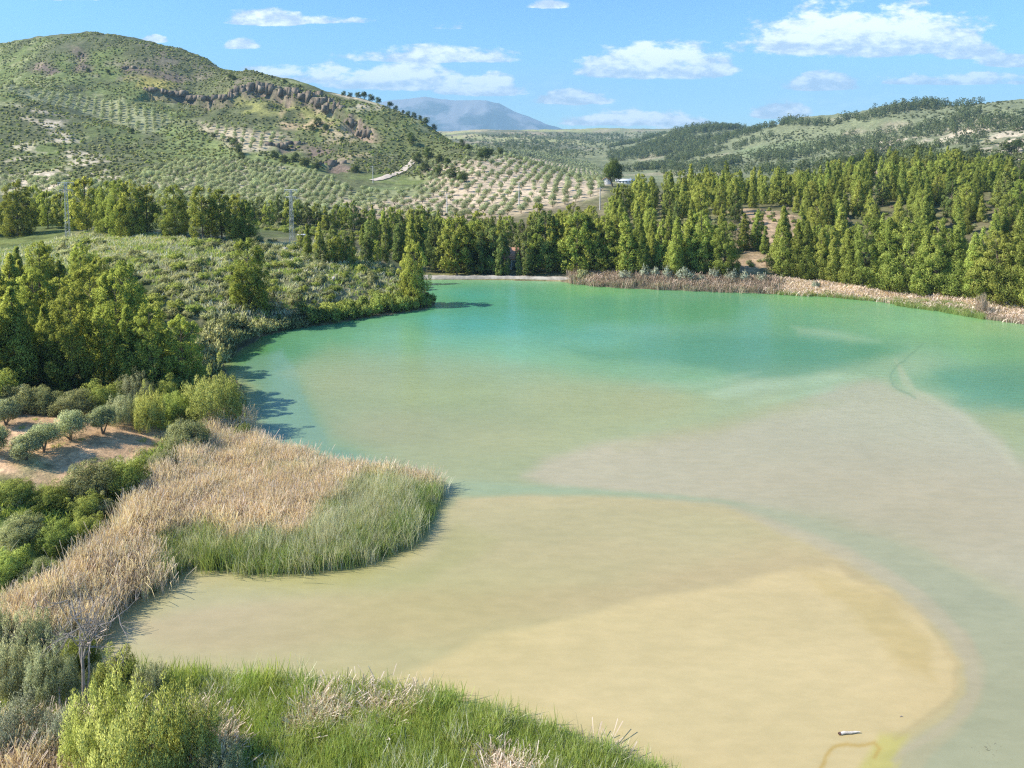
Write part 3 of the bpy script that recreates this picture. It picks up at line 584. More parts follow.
M_PINED = mat_leaf('dark_pine_needles', (0.152, 0.213, 0.067), (0.378, 0.451, 0.134), .2, .4, crown=True)
M_OLIVE = mat_leaf('olive_leaves', (0.351, 0.416, 0.234), (0.676, 0.754, 0.481), .35, .4, crown=True)
M_OAK = mat_leaf('oak_leaves', (.075, .110, .030), (.180, .225, .060), .22, .4, crown=True)
M_SAGE = mat_leaf('grey_green_leaves', (0.312, 0.351, 0.169), (0.624, 0.650, 0.377), .35, .5, crown=True)
M_SILVER = mat_leaf('silver_leaves', (0.312, 0.364, 0.247), (0.650, 0.702, 0.546), .2, .3, crown=True)
M_WILLOW = mat_leaf('fresh_leaves', (0.366, 0.439, 0.122), (0.708, 0.756, 0.293), .38, .3, crown=True)
M_GREEN = mat_leaf('shrub_leaves', (0.268, 0.354, 0.091), (0.561, 0.647, 0.195), .32, .5, crown=True)
M_REEDG = mat_leaf('green_reed', (.190, .275, .080), (.450, .520, .190), .35, .3)
M_REEDGG = mat_leaf('grey_reed', (.420, .440, .270), (.840, .800, .600), .35, .4)
M_REEDT = mat_leaf('dry_reed', (.620, .480, .380), (.950, .820, .700), .38, .35)
M_TWIG = mat_leaf('dry_twigs', (.36, .27, .19), (.62, .50, .38), .2, .4)
M_RUSH = mat_leaf('rush_green', (.240, .330, .075), (.560, .630, .200), .38, .3)
M_BARK = mat_plain('bark', (.17, .125, .085), .9, .35, 4, bump=.5)
M_DEAD = mat_plain('bare_wood', (.34, .28, .235), .85, .3, 5)

def crown_profile(kind, t_):
    if kind == 'cone': return (1 - t_) ** .72 * np.minimum(1, (t_ + .10) / .26) ** .6
    if kind == 'ovoid': return np.sqrt(np.clip(1 - ((t_ - .40) / .62) ** 2, 0, 1))
    return np.sqrt(np.clip(1 - ((t_ - .48) / .56) ** 2, 0, 1))
def pine_parts(seed, kind, Rr=.24, clumps=95, per=85, leaf=.34, base=.08, H_=12.0, mat=None):
    g = np.random.default_rng(seed); cz = []; k = 0
    lean = g.normal(size=2) * .03
    while len(cz) < clumps:
        t_ = g.random() ** 1.05; pr_ = float(crown_profile(kind, np.array(t_)))
        if g.random() > pr_ * .85 + .15: continue
        k += 1; an = k * 2.399 + g.normal() * .5; lob = 1 + .20 * math.sin(3 * an + seed) + .14 * math.sin(5 * an + 7 * t_ + seed)
        r_ = Rr * H_ * pr_ * lob * (.30 + .70 * g.random() ** .5) * .92
        z_ = H_ * (base + (1 - base) * t_ * .95)
        cz.append((r_ * math.cos(an) + lean[0] * z_, r_ * math.sin(an) + lean[1] * z_, z_, .058 * H_ * (.6 + .6 * g.random()) * (1.0 - .5 * t_)))
    cz = np.array(cz); rad = np.stack([cz[:, 3] * .95, cz[:, 3] * .95, cz[:, 3] * 1.25], 1)
    v, f, ti = leaf_tris(g, cz[:, :3], rad, per, leaf, leaf * .42, up=.55, out=.6, fill=.55)
    crown = mesh_np('pine_crown', v, f, mat or M_PINE, tint=ti)
    pts = [(lean[0] * z_, lean[1] * z_, z_) for z_ in np.linspace(-.6, H_ * .93, 7)]
    tr = [tube(pts, np.linspace(.19, .03, 7) * H_ / 12)]
    for j in range(0, len(cz), 6):
        q_ = cz[j]; z0 = max(.12 * H_, q_[2] - .12 * H_); tr.append(tube([(lean[0] * z0, lean[1] * z0, z0), tuple(q_[:3])], [.05 * H_ / 12, .015], 4))
    trunk = mesh_np('pine_trunk', *join(tr), M_BARK); return crown, trunk
def bush_mesh(seed, mat, r=1.0, h_=1.0, clumps=26, per=60, leaf=.16, asp=.45, up=.5, upright=False, cr=.34, twig=None):
    g = np.random.default_rng(seed); an = g.random(clumps) * 6.283; rr = np.sqrt(g.random(clumps)) * r * .74
    top = np.sqrt(np.clip(1 - (rr / r) ** 2, .08, 1)); z_ = h_ * top * (.30 + .62 * g.random(clumps)) * (1 + .18 * g.normal(size=clumps) * (1 if not upright else 1.35))
    cen = np.stack([rr * np.cos(an), rr * np.sin(an), np.clip(z_, .12 * h_, 9)], 1); cra = cr * r * (.6 + .6 * g.random(clumps))
    rad = np.stack([cra, cra, cra * (h_ / r) * (1.4 if upright else .9)], 1); rad[:, :2] *= (.75 if upright else 1)
    v, f, ti = leaf_tris(g, cen, rad, per, leaf, leaf * asp, up=up if not upright else 1.3, out=.5)
    v[:, 2] = np.maximum(v[:, 2], -.05)
    return mesh_np('bush', v, f, mat, tint=ti)
def tree_parts(seed, mat, H_=5.0, r=2.3, trunkh=1.0, clumps=34, per=80, leaf=.22, sq=.8):
    g = np.random.default_rng(seed); an = g.random(clumps) * 6.283; ph = np.arccos(1 - 1.75 * g.random(clumps)); rr = r * .78 * g.random(clumps) ** .35
    hh = (H_ - trunkh) / 2; cen = np.stack([rr * np.sin(ph) * np.cos(an), rr * np.sin(ph) * np.sin(an), trunkh + hh + hh * .85 * np.cos(ph) * (rr / r / .78)], 1)
    cra = r * .36 * (.6 + .7 * g.random(clumps)); v, f, ti = leaf_tris(g, cen, np.stack([cra, cra, cra * sq], 1), per, leaf, leaf * .5, up=.35, out=.6)
    tr = []
    for k in range(3):
        q_ = cen[k]; tr.append(tube([(0, 0, -.3), (q_[0] * .12, q_[1] * .12, trunkh * .7), tuple(q_ * .75)], [.11 * H_ / 2.6, .08 * H_ / 2.6, .03], 6))
    return mesh_np('crown', v, f, mat, tint=ti), mesh_np('trunk', *join(tr), M_BARK)
def tuft_mesh(seed, mat, n_=46, h_=2.0, spread=.45, wd=.035, lean=.22, plume=False):
    g = np.random.default_rng(seed); V_ = []; F_ = []; T_ = []
    b_ = g.normal(size=(n_, 2)) * spread; hh = h_ * (.6 + .5 * g.random(n_)); ln_ = g.normal(size=(n_, 2)) * lean; an = g.random(n_) * 3.14; ti = g.random(n_)
    for k in range(n_):
        w_ = np.array((math.cos(an[k]), math.sin(an[k]), 0)) * wd * (.6 + .8 * g.random()); p0 = np.array((*b_[k], -.1)); l2 = np.array((*ln_[k], 0))
        p1 = p0 + l2 * .35 * hh[k] + (0, 0, hh[k] * .55); p2 = p0 + l2 * hh[k] + (0, 0, hh[k]); o_ = len(V_)
        if plume: V_ += [p0 - w_ * .5, p0 + w_ * .5, p1 - w_ * .5, p1 + w_ * .5, p2 - w_ * 1.1, p2 + w_ * .2]
        else: V_ += [p0 - w_ * .5, p0 + w_ * .5, p1 - w_ * .6, p1 + w_ * .6, p2 - w_ * .12, p2 + w_ * .12]
        F_ += [(o_, o_ + 1, o_ + 3), (o_, o_ + 3, o_ + 2), (o_ + 2, o_ + 3, o_ + 5), (o_ + 2, o_ + 5, o_ + 4)]; T_ += [ti[k]] * 6
    return mesh_np('tuft', V_, F_, mat, tint=T_)

# ------------------------------------------------------------------ scattering
def in_poly(P, poly): return sdf(P, poly) > 0
def scatter(pts_px, spacing, jit=.45, rot=0.0, aspect=1.0, seed=0, poly=None):
    poly = wpoly(pts_px) if poly is None else poly
    g = np.random.default_rng(seed + 1000); c_, s_ = math.cos(rot), math.sin(rot); Rm = np.array([[c_, s_], [-s_, c_]])
    q_ = poly @ Rm.T; lo = q_.min(0); hi = q_.max(0)
    a_ = np.arange(lo[0], hi[0], spacing); b_ = np.arange(lo[1], hi[1], spacing * aspect)
    if len(a_) * len(b_) > 400000: raise RuntimeError('too many')
    gx_, gy_ = np.meshgrid(a_, b_); P = np.stack([gx_.ravel(), gy_.ravel()], 1) + g.normal(size=(gx_.size, 2)) * jit * spacing * .5
    P = P @ Rm; m = in_poly(P, poly) & (P[:, 1] > 14); P = P[m]
    ok = np.abs(P[:, 0] / P[:, 1]) < 1.05; P = P[ok]
    return P[sdf(P, SHORE) < -0.1] if len(P) and P[:, 1].min() < 400 else P
HIDDEN = bpy.data.collections.new('plant_stock')
def stock(name, meshes):
    c_ = bpy.data.collections.new(name)
    for i, me in enumerate(meshes):
        o = bpy.data.objects.new('%s_%d' % (name, i), me); c_.objects.link(o)
    return c_
def stuff(name, P, meshes, scl, label, sclz=None, seed=0, sink=0.0, z=None):
    """uncountable growth: one object; the plants stand on its points"""
    g = np.random.default_rng(seed + 50); n_ = len(P)
    if n_ == 0: return None
    zz = gz(P[:, 0], P[:, 1]) - sink if z is None else z
    me = bpy.data.meshes.new(name); me.vertices.add(n_); me.vertices.foreach_set('co', np.stack([P[:, 0], P[:, 1], zz], 1).astype(np.float32).ravel())
    scl = np.broadcast_to(scl, n_) * (.75 + .5 * g.random(n_)); sz = scl * (.8 + .4 * g.random(n_)) * (1 if sclz is None else sclz)
    for nm, typ, key, dat in (('scl', 'FLOAT_VECTOR', 'vector', np.stack([scl, scl, sz], 1)), ('rot', 'FLOAT_VECTOR', 'vector', np.stack([g.normal(size=n_) * .05, g.normal(size=n_) * .05, g.random(n_) * 6.283], 1)), ('pick', 'INT', 'value', g.integers(0, len(meshes), n_))):
        at_ = me.attributes.new(nm, typ, 'POINT'); at_.data.foreach_set(key, np.asarray(dat, np.int32 if typ == 'INT' else np.float32).ravel())
    o = link(name, me); tag(o, label, None, None, 'stuff')
    ng = bpy.data.node_groups.new(name, 'GeometryNodeTree'); ng.interface.new_socket('Geometry', in_out='INPUT', socket_type='NodeSocketGeometry'); ng.interface.new_socket('Geometry', in_out='OUTPUT', socket_type='NodeSocketGeometry')
    N = ng.nodes; L = ng.links; gi = N.new('NodeGroupInput'); go = N.new('NodeGroupOutput'); ip = N.new('GeometryNodeInstanceOnPoints'); ci = N.new('GeometryNodeCollectionInfo')
    ci.inputs['Collection'].default_value = stock(name + '_stock', meshes); ci.inputs['Separate Children'].default_value = True; ci.inputs['Reset Children'].default_value = True
    L.new(gi.outputs[0], ip.inputs['Points']); L.new(ci.outputs[0], ip.inputs['Instance']); ip.inputs['Pick Instance'].default_value = True
    for nm, typ, sock in (('scl', 'FLOAT_VECTOR', 'Scale'), ('rot', 'FLOAT_VECTOR', 'Rotation'), ('pick', 'INT', 'Instance Index')):
        na = N.new('GeometryNodeInputNamedAttribute'); na.data_type = typ; na.inputs['Name'].default_value = nm; L.new(na.outputs['Attribute'], ip.inputs[sock])
    L.new(ip.outputs[0], go.inputs[0])
    o.modifiers.new('growth', 'NODES').node_group = ng
    return o
ORD = 'first second third fourth fifth sixth seventh eighth ninth tenth eleventh twelfth thirteenth fourteenth fifteenth sixteenth seventeenth eighteenth nineteenth'.split()
TENS = {2: 'twent', 3: 'thirt', 4: 'fort', 5: 'fift'}
def ordw(i):
    if i < 19: return ORD[i]
    t_, u = divmod(i + 1, 10); return TENS[t_] + 'ieth' if u == 0 else TENS[t_] + 'y-' + ORD[u - 1]
def place_two(kind, cmesh, tmesh, x, y, sx, sz, cat, group, rot, sink=.15):
    root = bpy.data.objects.new(kind, None); COL.objects.link(root); root.location = (x, y, float(gz(x, y)) - sink); root.rotation_euler = (0, 0, rot); root.scale = (sx, sx, sz)
    root.empty_display_size = .3
    for nm, me in (('crown', cmesh), ('trunk', tmesh)):
        c_ = bpy.data.objects.new(nm, me); COL.objects.link(c_); c_.parent = root
    tag(root, None, cat, group); return root
def place_one(kind, me, x, y, sx, sz, cat, group, rot, sink=.05):
    o = bpy.data.objects.new(kind, me); COL.objects.link(o); o.location = (x, y, float(gz(x, y)) - sink); o.rotation_euler = (0, 0, rot); o.scale = (sx, sx, sz)
    return tag(o, None, cat, group)
def label_rows(items, adj, noun, where, per=22):
    """items: [(x, y, obj, height)]; split by depth into rows, count each row from the left"""
    items = sorted(items, key=lambda i: i[1]); nr_ = max(1, math.ceil(len(items) / per))
    hs_ = sorted(i[3] for i in items); lo, hi = hs_[len(hs_) // 3], hs_[2 * len(hs_) // 3]
    for r_ in range(nr_):
        row = sorted(items[r_ * len(items) // nr_:(r_ + 1) * len(items) // nr_], key=lambda i: i[0] / i[1])
        for k, it in enumerate(row):
            size = 'short' if it[3] < lo else 'tall' if it[3] > hi else 'medium'
            rw = '' if nr_ == 1 else (' front row' if r_ == 0 else ' rearmost row' if r_ == nr_ - 1 else ' ' + ordw(r_) + ' row')
            it[2]['label'] = f'{size} {adj} {noun}, {ordw(k)} from left,{rw} {where}'.replace('  ', ' ')

# ------------------------------------------------------------------ pines
t_a = time.time()
PV = {'cone': [pine_parts(11 + i, 'cone', .19 + .02 * (i % 3), clumps=115, base=.05) for i in range(4)],
      'ovoid': [pine_parts(31 + i, 'ovoid', .23 + .02 * (i % 2), clumps=120) for i in range(4)],
      'near': [pine_parts(51 + i, 'ovoid', .25, clumps=210, per=170, leaf=.20, base=.03) for i in range(4)],
      'nearcone': [pine_parts(61 + i, 'cone', .20, clumps=200, per=165, leaf=.20, base=.03) for i in range(3)],
      'dark': [pine_parts(71 + i, 'ovoid', .22, clumps=90, mat=M_PINED) for i in range(3)],
      'column': [pine_parts(81 + i, 'ovoid', .12, clumps=70, mat=M_PINED, base=.02) for i in range(2)]}
pine_count = 0
def pine(x, y, H_, kind, group, g, wide=1.0):
    global pine_count
    cm, tm = PV[kind][int(g.integers(len(PV[kind])))]; s_ = H_ / 12.0
    o = place_two('pine_tree', cm, tm, float(x), float(y), s_ * wide * (.9 + .2 * g.random()), s_, 'pine', group, g.random() * 6.28)
    pine_count += 1; return (x, y, o, H_)
g = np.random.default_rng(5)
def by_pixels(lst, kind, group, wide=1.0, hmax=16):
    out = []
    for bx, by, ty, *r_ in lst:
        p = hit([bx], [by])[0]; _, tt = pix_dir(bx, ty); top = CAMH + float(tt) * p[1]; H_ = float(np.clip(top - p[2], 2.5, hmax))
        k_ = r_[0] if r_ else kind; k_ = k_ if isinstance(k_, str) else k_[int(g.integers(len(k_)))]
        out.append(pine(p[0], p[1], H_, k_, group, g, wide * (r_[1] if len(r_) > 1 else 1)))
    return out
LW = by_pixels([(22, 386, 282), (74, 388, 282), (50, 380, 300, 'nearcone'), (104, 384, 304, 'near'), (132, 388, 302), (150, 390, 300), (184, 386, 312), (168, 380, 322), (4, 384, 300), (118, 372, 268, 'near'), (94, 350, 262), (126, 350, 258), (100, 330, 255),
                (60, 345, 275), (34, 345, 265), (10, 340, 250), (140, 345, 290), (155, 355, 305), (84, 318, 252), (62, 315, 258), (40, 312, 240), (20, 318, 258), (-12, 360, 262), (-10, 320, 240), (110, 318, 268), (46, 292, 238), (82, 292, 240), (16, 292, 244), (66, 298, 262),
                (-25, 390, 290), (30, 365, 300), (88, 368, 300)], ('near', 'near', 'nearcone'), 'pines of the near left wood', 1.0)
label_rows(LW, 'bushy', 'pine', 'of the near left wood', 12)
HR = by_pixels([(18, 236, 178, 'near', 1.15), (-8, 236, 188, 'near'), (87, 232, 174), (108, 234, 179), (121, 236, 178), (133, 236, 178), (147, 234, 181), (176, 236, 183, 'near'), (203, 239, 183), (222, 238, 187), (236, 240, 192), (246, 241, 198), (62, 228, 190), (48, 228, 188), (36, 226, 184), (75, 230, 186)], ('ovoid', 'near'), 'pines along the crest of the left rise')
label_rows(HR, 'rounded', 'pine', 'along the left rise crest', 30)
LN = by_pixels([(250, 308, 236, 'near', 1.05), (243, 304, 262, 'near'), (414, 302, 238, 'near', .85), (408, 300, 262, 'near', .9)], 'near', 'lone pines on the promontory slope')
for it, l_ in zip(LN, ('large bright-green pine standing alone on the scrubby slope above the water', 'lower pine pressed against the large bright pine on the scrubby slope', 'tall pointed pine at the very tip of the promontory beside the lake', 'low bushy pine leaning against the pointed pine at the promontory tip')): it[2]['label'] = l_
bb = []
gx2 = np.random.default_rng(9)
for bx in np.arange(322, 600, 8.0):
    if 494 < bx < 529: continue
    bb.append((bx + gx2.normal() * 1.5, 272 + gx2.normal() * 1.5 if bx > 428 else 262, 218 + gx2.normal() * 4 - (6 if bx > 540 else 0) + (14 if bx < 380 else 0), ('dark', 'ovoid', 'cone', 'ovoid', 'column')[int(gx2.integers(5))]))
for bx in np.arange(300, 590, 10.0):
    bb.append((bx + gx2.normal() * 2, 250 + gx2.normal() * 2, 213 + gx2.normal() * 4 + (10 if bx < 370 else 0), ('dark', 'ovoid', 'cone', 'dark')[int(gx2.integers(4))]))
bb += [(575, 262, 201, 'near', 1.2), (560, 258, 208, 'near'), (590, 250, 204, 'near'), (493, 274, 224, 'column'), (500, 276, 226, 'column', .9), (507, 276, 238, 'column', .6), (519, 276, 236, 'column', .7), (527, 276, 224, 'dark', .7), (482, 274, 226, 'column'), (470, 274, 232, 'column')]
BB = by_pixels(bb, 'ovoid', 'pines of the dense belt on the far shore')
label_rows(BB, 'dense', 'pine', 'of the far shore belt', 24)
RF = by_pixels([(605, 274, 214, 'near'), (618, 270, 206, 'near'), (631, 276, 210, 'cone'), (643, 276, 221, 'nearcone'), (660, 272, 217, 'cone'), (674, 276, 214, 'nearcone'), (688, 272, 208, 'cone'), (702, 272, 209, 'near'), (724, 276, 219, 'near'), (745, 250, 212, 'cone'), (757, 248, 208, 'cone'), (764, 252, 226, 'cone'),
                (782, 276, 204, 'nearcone'), (794, 278, 220, 'nearcone'), (806, 280, 218, 'nearcone'), (819, 281, 226, 'nearcone'), (834, 283, 228, 'nearcone'), (848, 285, 226, 'nearcone'), (864, 287, 214, 'near'), (878, 289, 226, 'nearcone'), (889, 292, 214, 'nearcone'), (906, 293, 210, 'near'), (921, 296, 232, 'nearcone'),
                (936, 296, 216, 'near'), (956, 298, 228, 'nearcone'), (974, 300, 230, 'nearcone'), (996, 304, 228, 'near'), (1016, 306, 224, 'near'), (1034, 308, 226, 'near')], 'cone', 'pines lining the right shore', 1.08)
label_rows(RF, 'bright', 'pine', 'lining the dry right shore bank', 40)
EX = []
for sx_ in np.arange(-.375, -.10, .0135):
    Yw = 226 + 10 * g.random(); EX.append(pine(sx_ * Yw, Yw, 7.5 + 3 * g.random(), ('cone', 'dark', 'ovoid')[int(g.integers(3))], 'pines between the promontory and the olive grove', g))
label_rows(EX, 'green', 'pine', 'between promontory and olive grove', 40)
left = 300 - pine_count
FOR = [(598, 264), (640, 266), (700, 266), (735, 262), (737, 208), (795, 210), (798, 236), (790, 268), (900, 284), (1010, 296), (1075, 306), (1075, 176), (1000, 176), (950, 174), (880, 176), (800, 190), (700, 190), (650, 195), (600, 222)]
Pf = scatter(FOR, 7.6, .8, .3, seed=3)
clr = wpoly(CLEAR); Pf = Pf[sdf(Pf, clr) < 0.5]
taken = np.array([(i[0], i[1]) for i in RF + BB]); dmin = np.sqrt(((Pf[:, None] - taken[None]) ** 2).sum(-1)).min(1); Pf = Pf[(dmin > 3.2) & (np.abs(Pf[:, 0] / Pf[:, 1]) < .80)]
vis = visible(Pf[:, 0], Pf[:, 1], 11, .02); Pf = Pf[vis]
order = np.argsort(Pf[:, 1]); Pf = Pf[order]; near_n = min(left, len(Pf))
print('forest', len(Pf), 'left', left, 'ymax', Pf[near_n - 1][1])
FI = []
for x, y in Pf[:near_n]: FI.append(pine(x, y, 7.0 + 4.4 * g.random(), ('cone', 'nearcone', 'cone', 'dark', 'near')[int(g.integers(5))], 'pines of the forest on the right slope', g))
label_rows(FI, 'green', 'pine', 'inside the right slope forest', 24)
pine_low = [pine_parts(91 + i, ('ovoid', 'round', 'round')[i % 3], .38, clumps=40, per=45, leaf=.6, H_=12) for i in range(4)]
def merge_mesh(nm, a_, b_):
    import bmesh
    bm = bmesh.new(); bm.from_mesh(a_); bm.from_mesh(b_); me = bpy.data.meshes.new(nm); bm.to_mesh(me); bm.free(); me.materials.append(a_.materials[0]); return me
farpine = [c_ for c_, t_ in pine_low]
Pr = Pf[near_n:]
hillp = []
for poly, sp, thr, sd_ in (([(600, 150), (640, 140), (690, 126), (760, 119), (830, 122), (870, 112), (905, 104), (975, 100), (985, 118), (930, 128), (860, 130), (840, 146), (780, 158), (720, 172), (640, 172), (610, 165)], 9.5, -.04, 1), ([(700, 160), (760, 160), (850, 140), (960, 120), (1060, 112), (1060, 165), (940, 172), (850, 166), (760, 172), (700, 174)], 10, -.07, 2),
                           ([(620, 150), (720, 128), (700, 150), (650, 172), (620, 172)], 10, -.02, 5), ([(480, 135), (620, 134), (640, 146), (600, 160), (500, 150)], 22, .18, 3), ([(640, 168), (860, 172), (1060, 170), (1060, 176), (700, 182)], 13, .0, 4)):
    P = scatter(poly, sp, .9, seed=sd_); nn = fbm(P[:, 0], P[:, 1], 90, 4, 400) + .5 * fbm(P[:, 0], P[:, 1], 260, 2, 410); P = P[nn > thr]; hillp.append(P[visible(P[:, 0], P[:, 1], 9, .006)])
hillp = np.concatenate(hillp); print('hill pines', len(hillp))
M_FARP = mat_leaf('far_pine_needles', (0.163, 0.221, 0.104), (0.364, 0.429, 0.195), .3, .5, crown=True)
for me in farpine: me.materials[0] = M_FARP
RL = scatter([(636, 146), (700, 129), (760, 121), (830, 122), (870, 114), (905, 106), (980, 102), (984, 106), (905, 111), (870, 119), (830, 127), (760, 126), (700, 134), (640, 151)], 8, .9, seed=9); hillp = np.concatenate([hillp, RL])
stuff('hill_pines', hillp, farpine, .80, 'dark pine woods covering the far hills')
stuff('pine_forest', Pr, [c_ for k_ in ('cone', 'ovoid') for c_, t_ in PV[k_]], .8, 'bright pine wood filling the upper right slope')
print('pines', pine_count, round(time.time() - T0, 1))

# ------------------------------------------------------------------ olives
OV = [tree_parts(100 + i, M_OLIVE, 4.6, 2.5, .7, 30, 55, .34) for i in range(5)]
rows = []
for P_, sp, ro, asp, sd_ in ((G1, 7.4, .62, 1.15, 1), (G2, 5.2, .9, 1.15, 2), (G3, 6.2, .5, 1.05, 3), (G4, 7, .3, 1.0, 4), (G5, 6.5, .2, 1.2, 5), ([(0, 178), (60, 180), (150, 192), (150, 205), (0, 200)], 6.5, .3, 1.2, 6)):
    P = scatter(P_, sp, .16, ro, asp, seed=sd_); P = P[np.random.default_rng(sd_).random(len(P)) > .06]; rows.append(P[visible(P[:, 0], P[:, 1], 4.5, .004)])
Po = np.concatenate(rows); rows_px = [to_pix(P[:, 0], P[:, 1], gz(P[:, 0], P[:, 1])) for P in (Po,)][0]
m = (rows_px[0] > -12) & (rows_px[0] < 1036); Po = Po[m]; Po = Po[np.argsort(Po[:, 1])]; print('olives', len(Po))
OL = []
def merged_tree(nm, cm, tm):
    nv = len(cm.vertices); v = np.empty(nv * 3, np.float32); cm.vertices.foreach_get('co', v); v2 = np.empty(len(tm.vertices) * 3, np.float32); tm.vertices.foreach_get('co', v2)
    f = np.empty(len(cm.polygons) * 3, np.int32); cm.polygons.foreach_get('vertices', f); f2 = np.empty(len(tm.polygons) * 3, np.int32); tm.polygons.foreach_get('vertices', f2)
    ti = np.empty(nv, np.float32); cm.attributes['tint'].data.foreach_get('value', ti)
    global LAST_N
    nr3 = np.empty(nv * 3, np.float32); cm.attributes['nrm'].data.foreach_get('vector', nr3); LAST_N = np.concatenate([nr3.reshape(-1, 3), np.tile((0, 0, 1), (len(v2) // 3, 1))])
    return mesh_np(nm, np.concatenate([v, v2]).reshape(-1, 3), np.concatenate([f, f2 + nv]).reshape(-1, 3), [cm.materials[0], tm.materials[0]], tint=np.concatenate([ti, np.zeros(len(v2) // 3)]), matidx=np.concatenate([np.zeros(len(f) // 3), np.ones(len(f2) // 3)]))
OM = [merged_tree('olive', *ov) for ov in OV]
NIND = 286
for x, y in Po[:NIND]:
    s_ = .62 + .25 * g.random(); o = place_one('olive_tree', OM[int(g.integers(5))], float(x), float(y), s_, s_ * (.85 + .2 * g.random()), 'olive tree', 'olive trees in the nearest rows of the valley grove', g.random() * 6.28); OL.append((x, y, o, 4.6 * s_))
label_rows(OL, '', 'olive tree', 'of the valley grove', 26)
stuff('olive_grove', Po[NIND:], OM, .74, 'rows of grey-green olive trees on pale soil')
NO = []
for bx, by, H_, wd_ in ((28, 460, 3.0, 2.4), (44, 452, 3.2, 2.8), (71, 440, 3.4, 2.7), (103, 434, 3.6, 2.2), (-6, 455, 3.0, 2.4), (6, 425, 3.2, 2.5)):
    p = hit([bx], [by])[0]; H_ *= .82; cm, tm = tree_parts(int(200 + abs(bx)), M_OLIVE, H_, wd_ * .55, .45, 60, 240, .10)
    o = place_two('olive_tree', cm, tm, p[0], p[1], 1, 1, 'olive tree', 'olive trees in the bare-soil orchard', g.random() * 6); NO.append(o)
for o, l_ in zip(NO, ('gnarled little olive tree lowest on the orange soil, leaning to the left', 'wide olive tree just up the soil from the gnarled lowest one', 'rounded olive tree in the middle of the orange orchard soil', 'narrow dark olive tree on the lake side of the orange soil', 'olive tree cut by the photo edge beside the orange soil', 'olive tree shading the upper end of the orange soil')): o['label'] = l_
print('olives', round(time.time() - T0, 1))
#@@PART3
# ------------------------------------------------------------------ dark round trees on the hills
OK = [tree_parts(300 + i, M_OAK, 6.0, 3.0, -.8, 34, 60, .42) for i in range(4)]
OKM = [merged_tree('oak', *o_) for o_ in OK]
oaks = []
def oak(bx, by, H_, where, grp):
    p = hit([bx], [by])[0]; s_ = H_ / 6; o = place_one('holm_oak', OKM[int(g.integers(4))], p[0], p[1], s_ * (.85 + .3 * g.random()), s_, 'oak tree', grp, g.random() * 6, .3); oaks.append((bx, o, H_)); return o
def oak_set(lst, adj, where, grp):
    lst = sorted(lst)
    for k, (bx, by, H_) in enumerate(lst):
        o = oak(bx, by, H_, where, grp); o['label'] = f"{adj} oak, {ordw(k)} from left {where}"
oak_set([(358, 97, 6), (364, 99, 7), (371, 101, 7), (378, 102, 6), (344, 96, 5), (350, 97, 5), (390, 107, 6), (396, 109, 5), (408, 114, 5), (414, 116, 6), (426, 124, 7), (434, 129, 6), (441, 133, 5), (452, 138, 7), (456, 140, 5), (462, 146, 6), (284, 82, 3.5), (272, 78, 3), (246, 68, 3.5), (262, 75, 3), (300, 87, 3), (322, 93, 3), (468, 152, 6), (420, 120, 5), (403, 112, 4), (446, 136, 5)], 'dark', 'along the hill skyline', 'dark oaks along the skyline of the big hill')
oak_set([(412, 145, 8), (428, 158, 9), (440, 164, 8), (447, 168, 7), (418, 163, 8), (425, 172, 7), (438, 176, 7), (452, 180, 8), (462, 182, 7), (410, 140, 6), (355, 172, 6), (342, 142, 4), (347, 125, 4)], 'dark', 'on the slope below the ridge', 'dark oaks on the slope above the grove')
oak_set([(132, 134, 5), (213, 137, 4), (235, 146, 7), (238, 153, 7), (242, 160, 6), (230, 142, 5), (318, 126, 8), (326, 130, 6), (312, 131, 6), (274, 158, 6), (284, 163, 6), (296, 162, 7), (305, 166, 6), (316, 170, 6), (288, 150, 4), (230, 78, 5), (234, 80, 5), (88, 72, 5), (80, 56, 5), (108, 74, 5)], 'dark', 'on the face of the big hill', 'dark oaks on the face of the big hill')
oak_set([(485, 161, 9), (480, 160, 6), (500, 155, 7), (506, 154, 8), (514, 155, 7), (490, 155, 6), (496, 154, 6), (530, 157, 6), (534, 158, 5), (576, 164, 5), (504, 136, 8), (520, 158, 5)], 'dark', 'above the pale valley grove', 'dark oaks above the pale valley grove')
oak_set([(845, 168, 8), (852, 167, 9), (860, 166, 10), (912, 163, 11), (918, 163, 12), (906, 163, 9), (890, 166, 8), (925, 164, 8), (935, 165, 7), (950, 160, 7), (975, 158, 9), (1008, 155, 9), (1018, 152, 10), (880, 164, 7), (870, 168, 7), (960, 162, 7), (700, 165, 6), (942, 160, 6)], 'dark', 'on the pale spur behind the forest', 'dark oaks on the spur behind the pine forest')

# ------------------------------------------------------------------ shrubs near and on the promontory
B_SAGE = [bush_mesh(400 + i, M_SAGE, 1, .85, 26, 60, .17) for i in range(4)]
B_GREEN = [bush_mesh(420 + i, M_GREEN, 1, .9, 26, 60, .17) for i in range(4)]
B_SILV = [bush_mesh(440 + i, M_SILVER, 1, 1.2, 22, 55, .16) for i in range(3)]
B_TWIG = [bush_mesh(450 + i, M_TWIG, 1, .9, 22, 55, .22, .16, upright=True) for i in range(3)]
hi_SAGE = [bush_mesh(460 + i, M_SAGE, 1, 1.0, 95, 260, .045, cr=.22) for i in range(3)]
hi_GREEN = [bush_mesh(470 + i, M_GREEN, 1, 1.0, 95, 260, .045, cr=.22) for i in range(3)]
hi_WILL = [bush_mesh(480 + i, M_WILLOW, 1, 1.1, 150, 230, .040, .32, upright=True, cr=.15) for i in range(3)]
hi_SILV = [bush_mesh(490 + i, M_SILVER, 1, 1.0, 90, 260, .036, .4, upright=True, cr=.22) for i in range(2)]
M_TAM = mat_leaf('tamarisk_leaves', (0.351, 0.403, 0.234), (0.702, 0.741, 0.494), .3, .3, crown=True)
